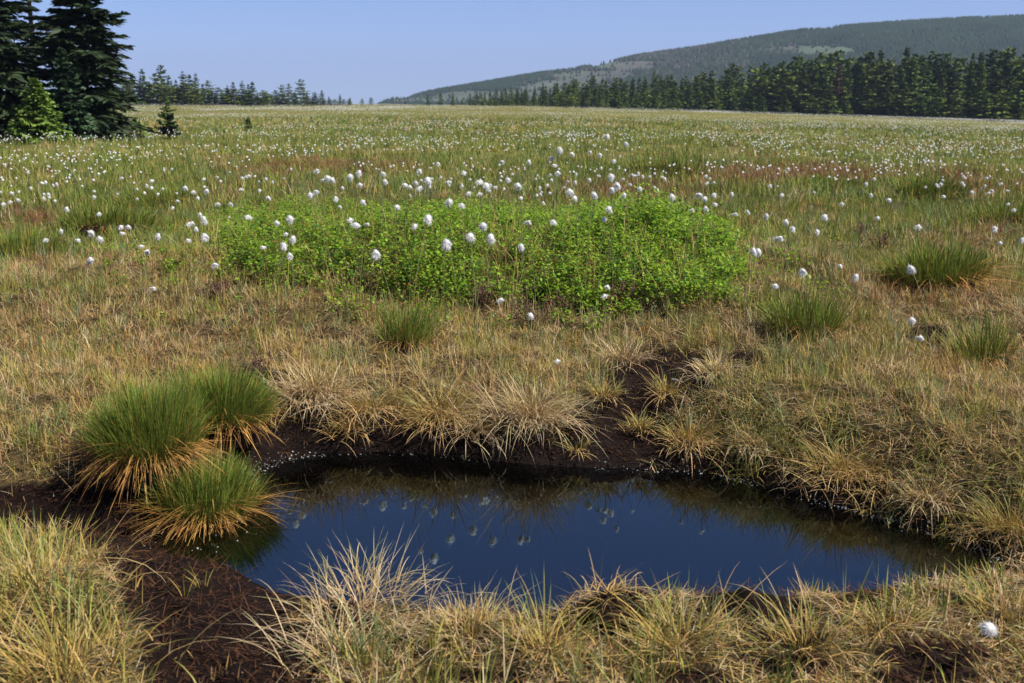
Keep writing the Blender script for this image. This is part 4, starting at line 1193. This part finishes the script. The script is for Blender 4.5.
    tag(o, 'far off blue green spruce wood covering the hill behind the moor', 'wood', kind='stuff')


# ------------------------------------------------------------------ small things
def shore_bits():
    P = POND; n = len(P)
    pts = []
    for i in range(n):
        a, b = P[i], P[(i + 1) % n]
        L = np.linalg.norm(b - a)
        for _ in range(int(L * 420)):
            t = rng.random(); pts.append(a * (1 - t) + b * t)
    pts = np.array(pts)
    yf = np.interp(pts[:, 0], *YF)
    m = (pts[:, 1] > yf - 0.12) & (rng.random(len(pts)) < 0.1 + 2.4 * (fbm(pts[:, 0] * 5, pts[:, 1] * 5, 401, 2) - 0.42))
    pts = pts[m]
    pts = np.concatenate([pts, on_list])
    k = len(pts)
    pts = pts + rng.normal(0, 0.02, (k, 2))
    z = np.maximum(terrain(pts[:, 0], pts[:, 1]), 0.0) + 0.001
    import bmesh
    bm = bmesh.new(); bmesh.ops.create_icosphere(bm, subdivisions=1, radius=1)
    V0 = np.array([v.co[:] for v in bm.verts]); T0 = np.array([[v.index for v in f.verts] for f in bm.faces]); bm.free()
    s = rng.lognormal(math.log(0.0019), 0.5, k).clip(0.001, 0.0052)
    V = V0[None] * s[:, None, None] * np.stack([rng.uniform(0.8, 1.5, k), rng.uniform(0.8, 1.3, k), rng.uniform(0.5, 0.9, k)], 1)[:, None] + np.stack([pts[:, 0], pts[:, 1], z], 1)[:, None]
    T = (np.arange(k) * len(V0))[:, None, None] + T0[None]
    mt, nt, out = new_mat('glint_beads')  # glossy beads added to stand in for sparkles on the wet shore
    p = nt.nodes.new('ShaderNodeBsdfPrincipled'); p.inputs['Base Color'].default_value = (0.34, 0.32, 0.30, 1); p.inputs['Roughness'].default_value = 0.12
    nz = nt.nodes.new('ShaderNodeTexNoise'); nz.inputs['Scale'].default_value = 300
    cr = nt.nodes.new('ShaderNodeValToRGB'); cr.color_ramp.elements[0].color = (0.05, 0.04, 0.03, 1); cr.color_ramp.elements[1].color = (0.45, 0.43, 0.4, 1)
    cr.color_ramp.elements[0].position = 0.42; cr.color_ramp.elements[1].position = 0.62
    geo = nt.nodes.new('ShaderNodeNewGeometry'); nt.links.new(geo.outputs['Position'], nz.inputs['Vector'])
    nt.links.new(nz.outputs['Fac'], cr.inputs[0]); nt.links.new(cr.outputs[0], p.inputs['Base Color'])
    nt.links.new(p.outputs[0], out.inputs[0])
    o = link('shore_glints', make_mesh('shore_glints', V.reshape(-1, 3), None, T.reshape(-1, 3)), mt)
    tag(o, 'pale glossy beads added as glints along the peaty waterline', 'glints', kind='stuff')
    # crumbs and root fibres lying on the bare peat
    n = 110000
    x = rng.uniform(-2.2, 2.4, n); y = rng.uniform(1.9, 6.5, n); zz = terrain(x, y); d = pond_sd(x, y)
    px, py = project(x, y, zz)
    pm = np.maximum(peat_mask(px, py), sstep(0.24, 0.06, d))
    ok = (d > 0.0) & (rng.random(n) < pm * (0.15 + 1.1 * fbm(x * 7, y * 7, 411, 2)) * 0.75)
    x, y, zz = x[ok], y[ok], zz[ok]; k = len(x)
    s = rng.lognormal(math.log(0.0026), 0.5, k).clip(0.001, 0.0075)
    V = V0[None] * s[:, None, None] * rng.uniform(0.55, 1.5, (k, len(V0), 1)) * np.stack([rng.uniform(0.8, 1.8, k), rng.uniform(0.8, 1.4, k), rng.uniform(0.5, 0.9, k)], 1)[:, None] + np.stack([x, y, zz], 1)[:, None]
    T = (np.arange(k) * len(V0))[:, None, None] + T0[None]
    f = rng.random((k, 1)); c = np.array((0.010, 0.005, 0.004)) * (1 - f) + np.array((0.045, 0.022, 0.013)) * f
    o = link('peat_crumbs', make_mesh('peat_crumbs', V.reshape(-1, 3), None, T.reshape(-1, 3), np.repeat(c[:, None], len(V0), 1).reshape(-1, 3), False), leaf_mat('peat_crumb', 0, 0.9, 0.12, 0.3, 80))
    tag(o, 'loose dark peat crumbs strewn over the bare banks of the pool', 'peat', kind='stuff')
    # dead stalks lying on the peat
    for (px, py, L, az, lab) in [(672, 383, 0.06, 0.6, 'short bleached twig lying on the bare peat gully'), (322, 409, 0.035, 1.4, 'tiny white bleached twig on the far left bank')]:
        x, y, z = hit(px, py)
        d = np.array((math.sin(az), math.cos(az)))
        pts_ = [(0, 0, 0.0), (0.003, 0.001, L * 0.4), (-0.002, 0.002, L * 0.75), (0.004, 0, L)]
        me = tube_mesh(pts_, 0.006, 0.003, 6)
        o = link('bleached_twig', me, simple_mat('bleached_wood', (0.5, 0.45, 0.4), 0.8), None, (x, y, z + 0.012))
        o.rotation_euler = (math.radians(88), 0, az)
        tag(o, lab, 'twig')


on_list = []
for (qx, qy) in [(160, 548), (185, 552), (200, 549), (222, 545), (238, 541), (250, 535), (170, 540), (195, 545), (215, 549), (255, 528), (985, 545), (950, 537), (965, 548), (1000, 550)]:
    a, b = on_plane(qx, qy)
    for _ in range(2): on_list.append((float(a) + random.gauss(0, 0.02), float(b) + random.gauss(0, 0.015)))
on_list = np.array(on_list)


# ------------------------------------------------------------------ world, light, camera
def world():
    w = bpy.data.worlds.new('World'); SC.world = w; w.use_nodes = True
    nt = w.node_tree; bg = nt.nodes['Background']
    sk = nt.nodes.new('ShaderNodeTexSky'); sk.sky_type = 'NISHITA'; sk.sun_disc = False
    sk.sun_elevation = SUN_EL; sk.sun_rotation = SUN_AZ
    sk.altitude = 900; sk.air_density = 0.55; sk.dust_density = 0.15; sk.ozone_density = 10.0
    hs = nt.nodes.new('ShaderNodeHueSaturation'); hs.inputs['Saturation'].default_value = 0.92; hs.inputs['Hue'].default_value = 0.5
    nt.links.new(sk.outputs[0], hs.inputs['Color']); nt.links.new(hs.outputs[0], bg.inputs['Color']); bg.inputs['Strength'].default_value = 0.09
    L = bpy.data.lights.new('sun', 'SUN'); L.energy = 5.0; L.angle = math.radians(0.53); L.color = (1.0, 0.95, 0.86)
    o = bpy.data.objects.new('sun', L); COL.objects.link(o)
    o.rotation_euler = (math.pi / 2 - SUN_EL, 0, -SUN_AZ + math.pi)
    o.location = (20, 0, 30)
    cam = bpy.data.cameras.new('camera'); c = bpy.data.objects.new('camera', cam); COL.objects.link(c)
    cam.sensor_width = 36; cam.lens = 36 * F / W; cam.clip_start = 0.05; cam.clip_end = 20000
    c.location = (0, 0, CAMZ); c.rotation_euler = (math.pi / 2 - PITCH, 0, 0)
    cam.dof.use_dof = True; cam.dof.focus_distance = 5.2; cam.dof.aperture_fstop = 6.3
    SC.camera = c
    SC.view_settings.view_transform = 'Standard'; SC.view_settings.look = 'None'
    SC.view_settings.exposure = EXPOSURE; SC.view_settings.gamma = 1
    SC.render.engine = 'CYCLES'
    cy = SC.cycles
    cy.use_denoising = True
    try: cy.denoiser = 'OPENIMAGEDENOISE'
    except Exception: pass
    cy.max_bounces = 6; cy.diffuse_bounces = 3; cy.glossy_bounces = 3; cy.transmission_bounces = 4; cy.transparent_max_bounces = 4; cy.volume_bounces = 0
    cy.sample_clamp_indirect = 4
    cy.caustics_reflective = False; cy.caustics_refractive = False


EXPOSURE = 0.72
HAZE = 1.9e-4


def haze():
    x0, x1, y0, y1, z0, z1 = -9500.0, 9500.0, -9500.0, 9500.0, -60.0, 330.0
    V = [(x, y, z) for z in (z0, z1) for y in (y0, y1) for x in (x0, x1)]
    Q = [(0, 2, 3, 1), (4, 5, 7, 6), (0, 1, 5, 4), (2, 6, 7, 3), (0, 4, 6, 2), (1, 3, 7, 5)]
    m, nt, out = new_mat('haze_air')
    v = nt.nodes.new('ShaderNodeVolumePrincipled')
    v.inputs['Color'].default_value = (0.53, 0.635, 0.95, 1); v.inputs['Density'].default_value = HAZE; v.inputs['Anisotropy'].default_value = 0.0
    nt.links.new(v.outputs[0], out.inputs['Volume'])
    o = link('haze', make_mesh('haze', V, Q, None, None, False), m)
    tag(o, kind='stuff')


import time
_t = time.time()
def step(n):
    global _t
    print('STEP', n, round(time.time() - _t, 1)); _t = time.time()
world()
build_ground(); step('ground')
nv = sward(); step('sward %d' % nv)
tussocks(); step('tussocks')
bilberry(); heather(); step('bilberry')
print('distant cotton', cotton()); step('cotton')
print('forest trees', trees()); step('trees')
hill(); shore_bits(); step('hill')
if HAZE > 0: haze()
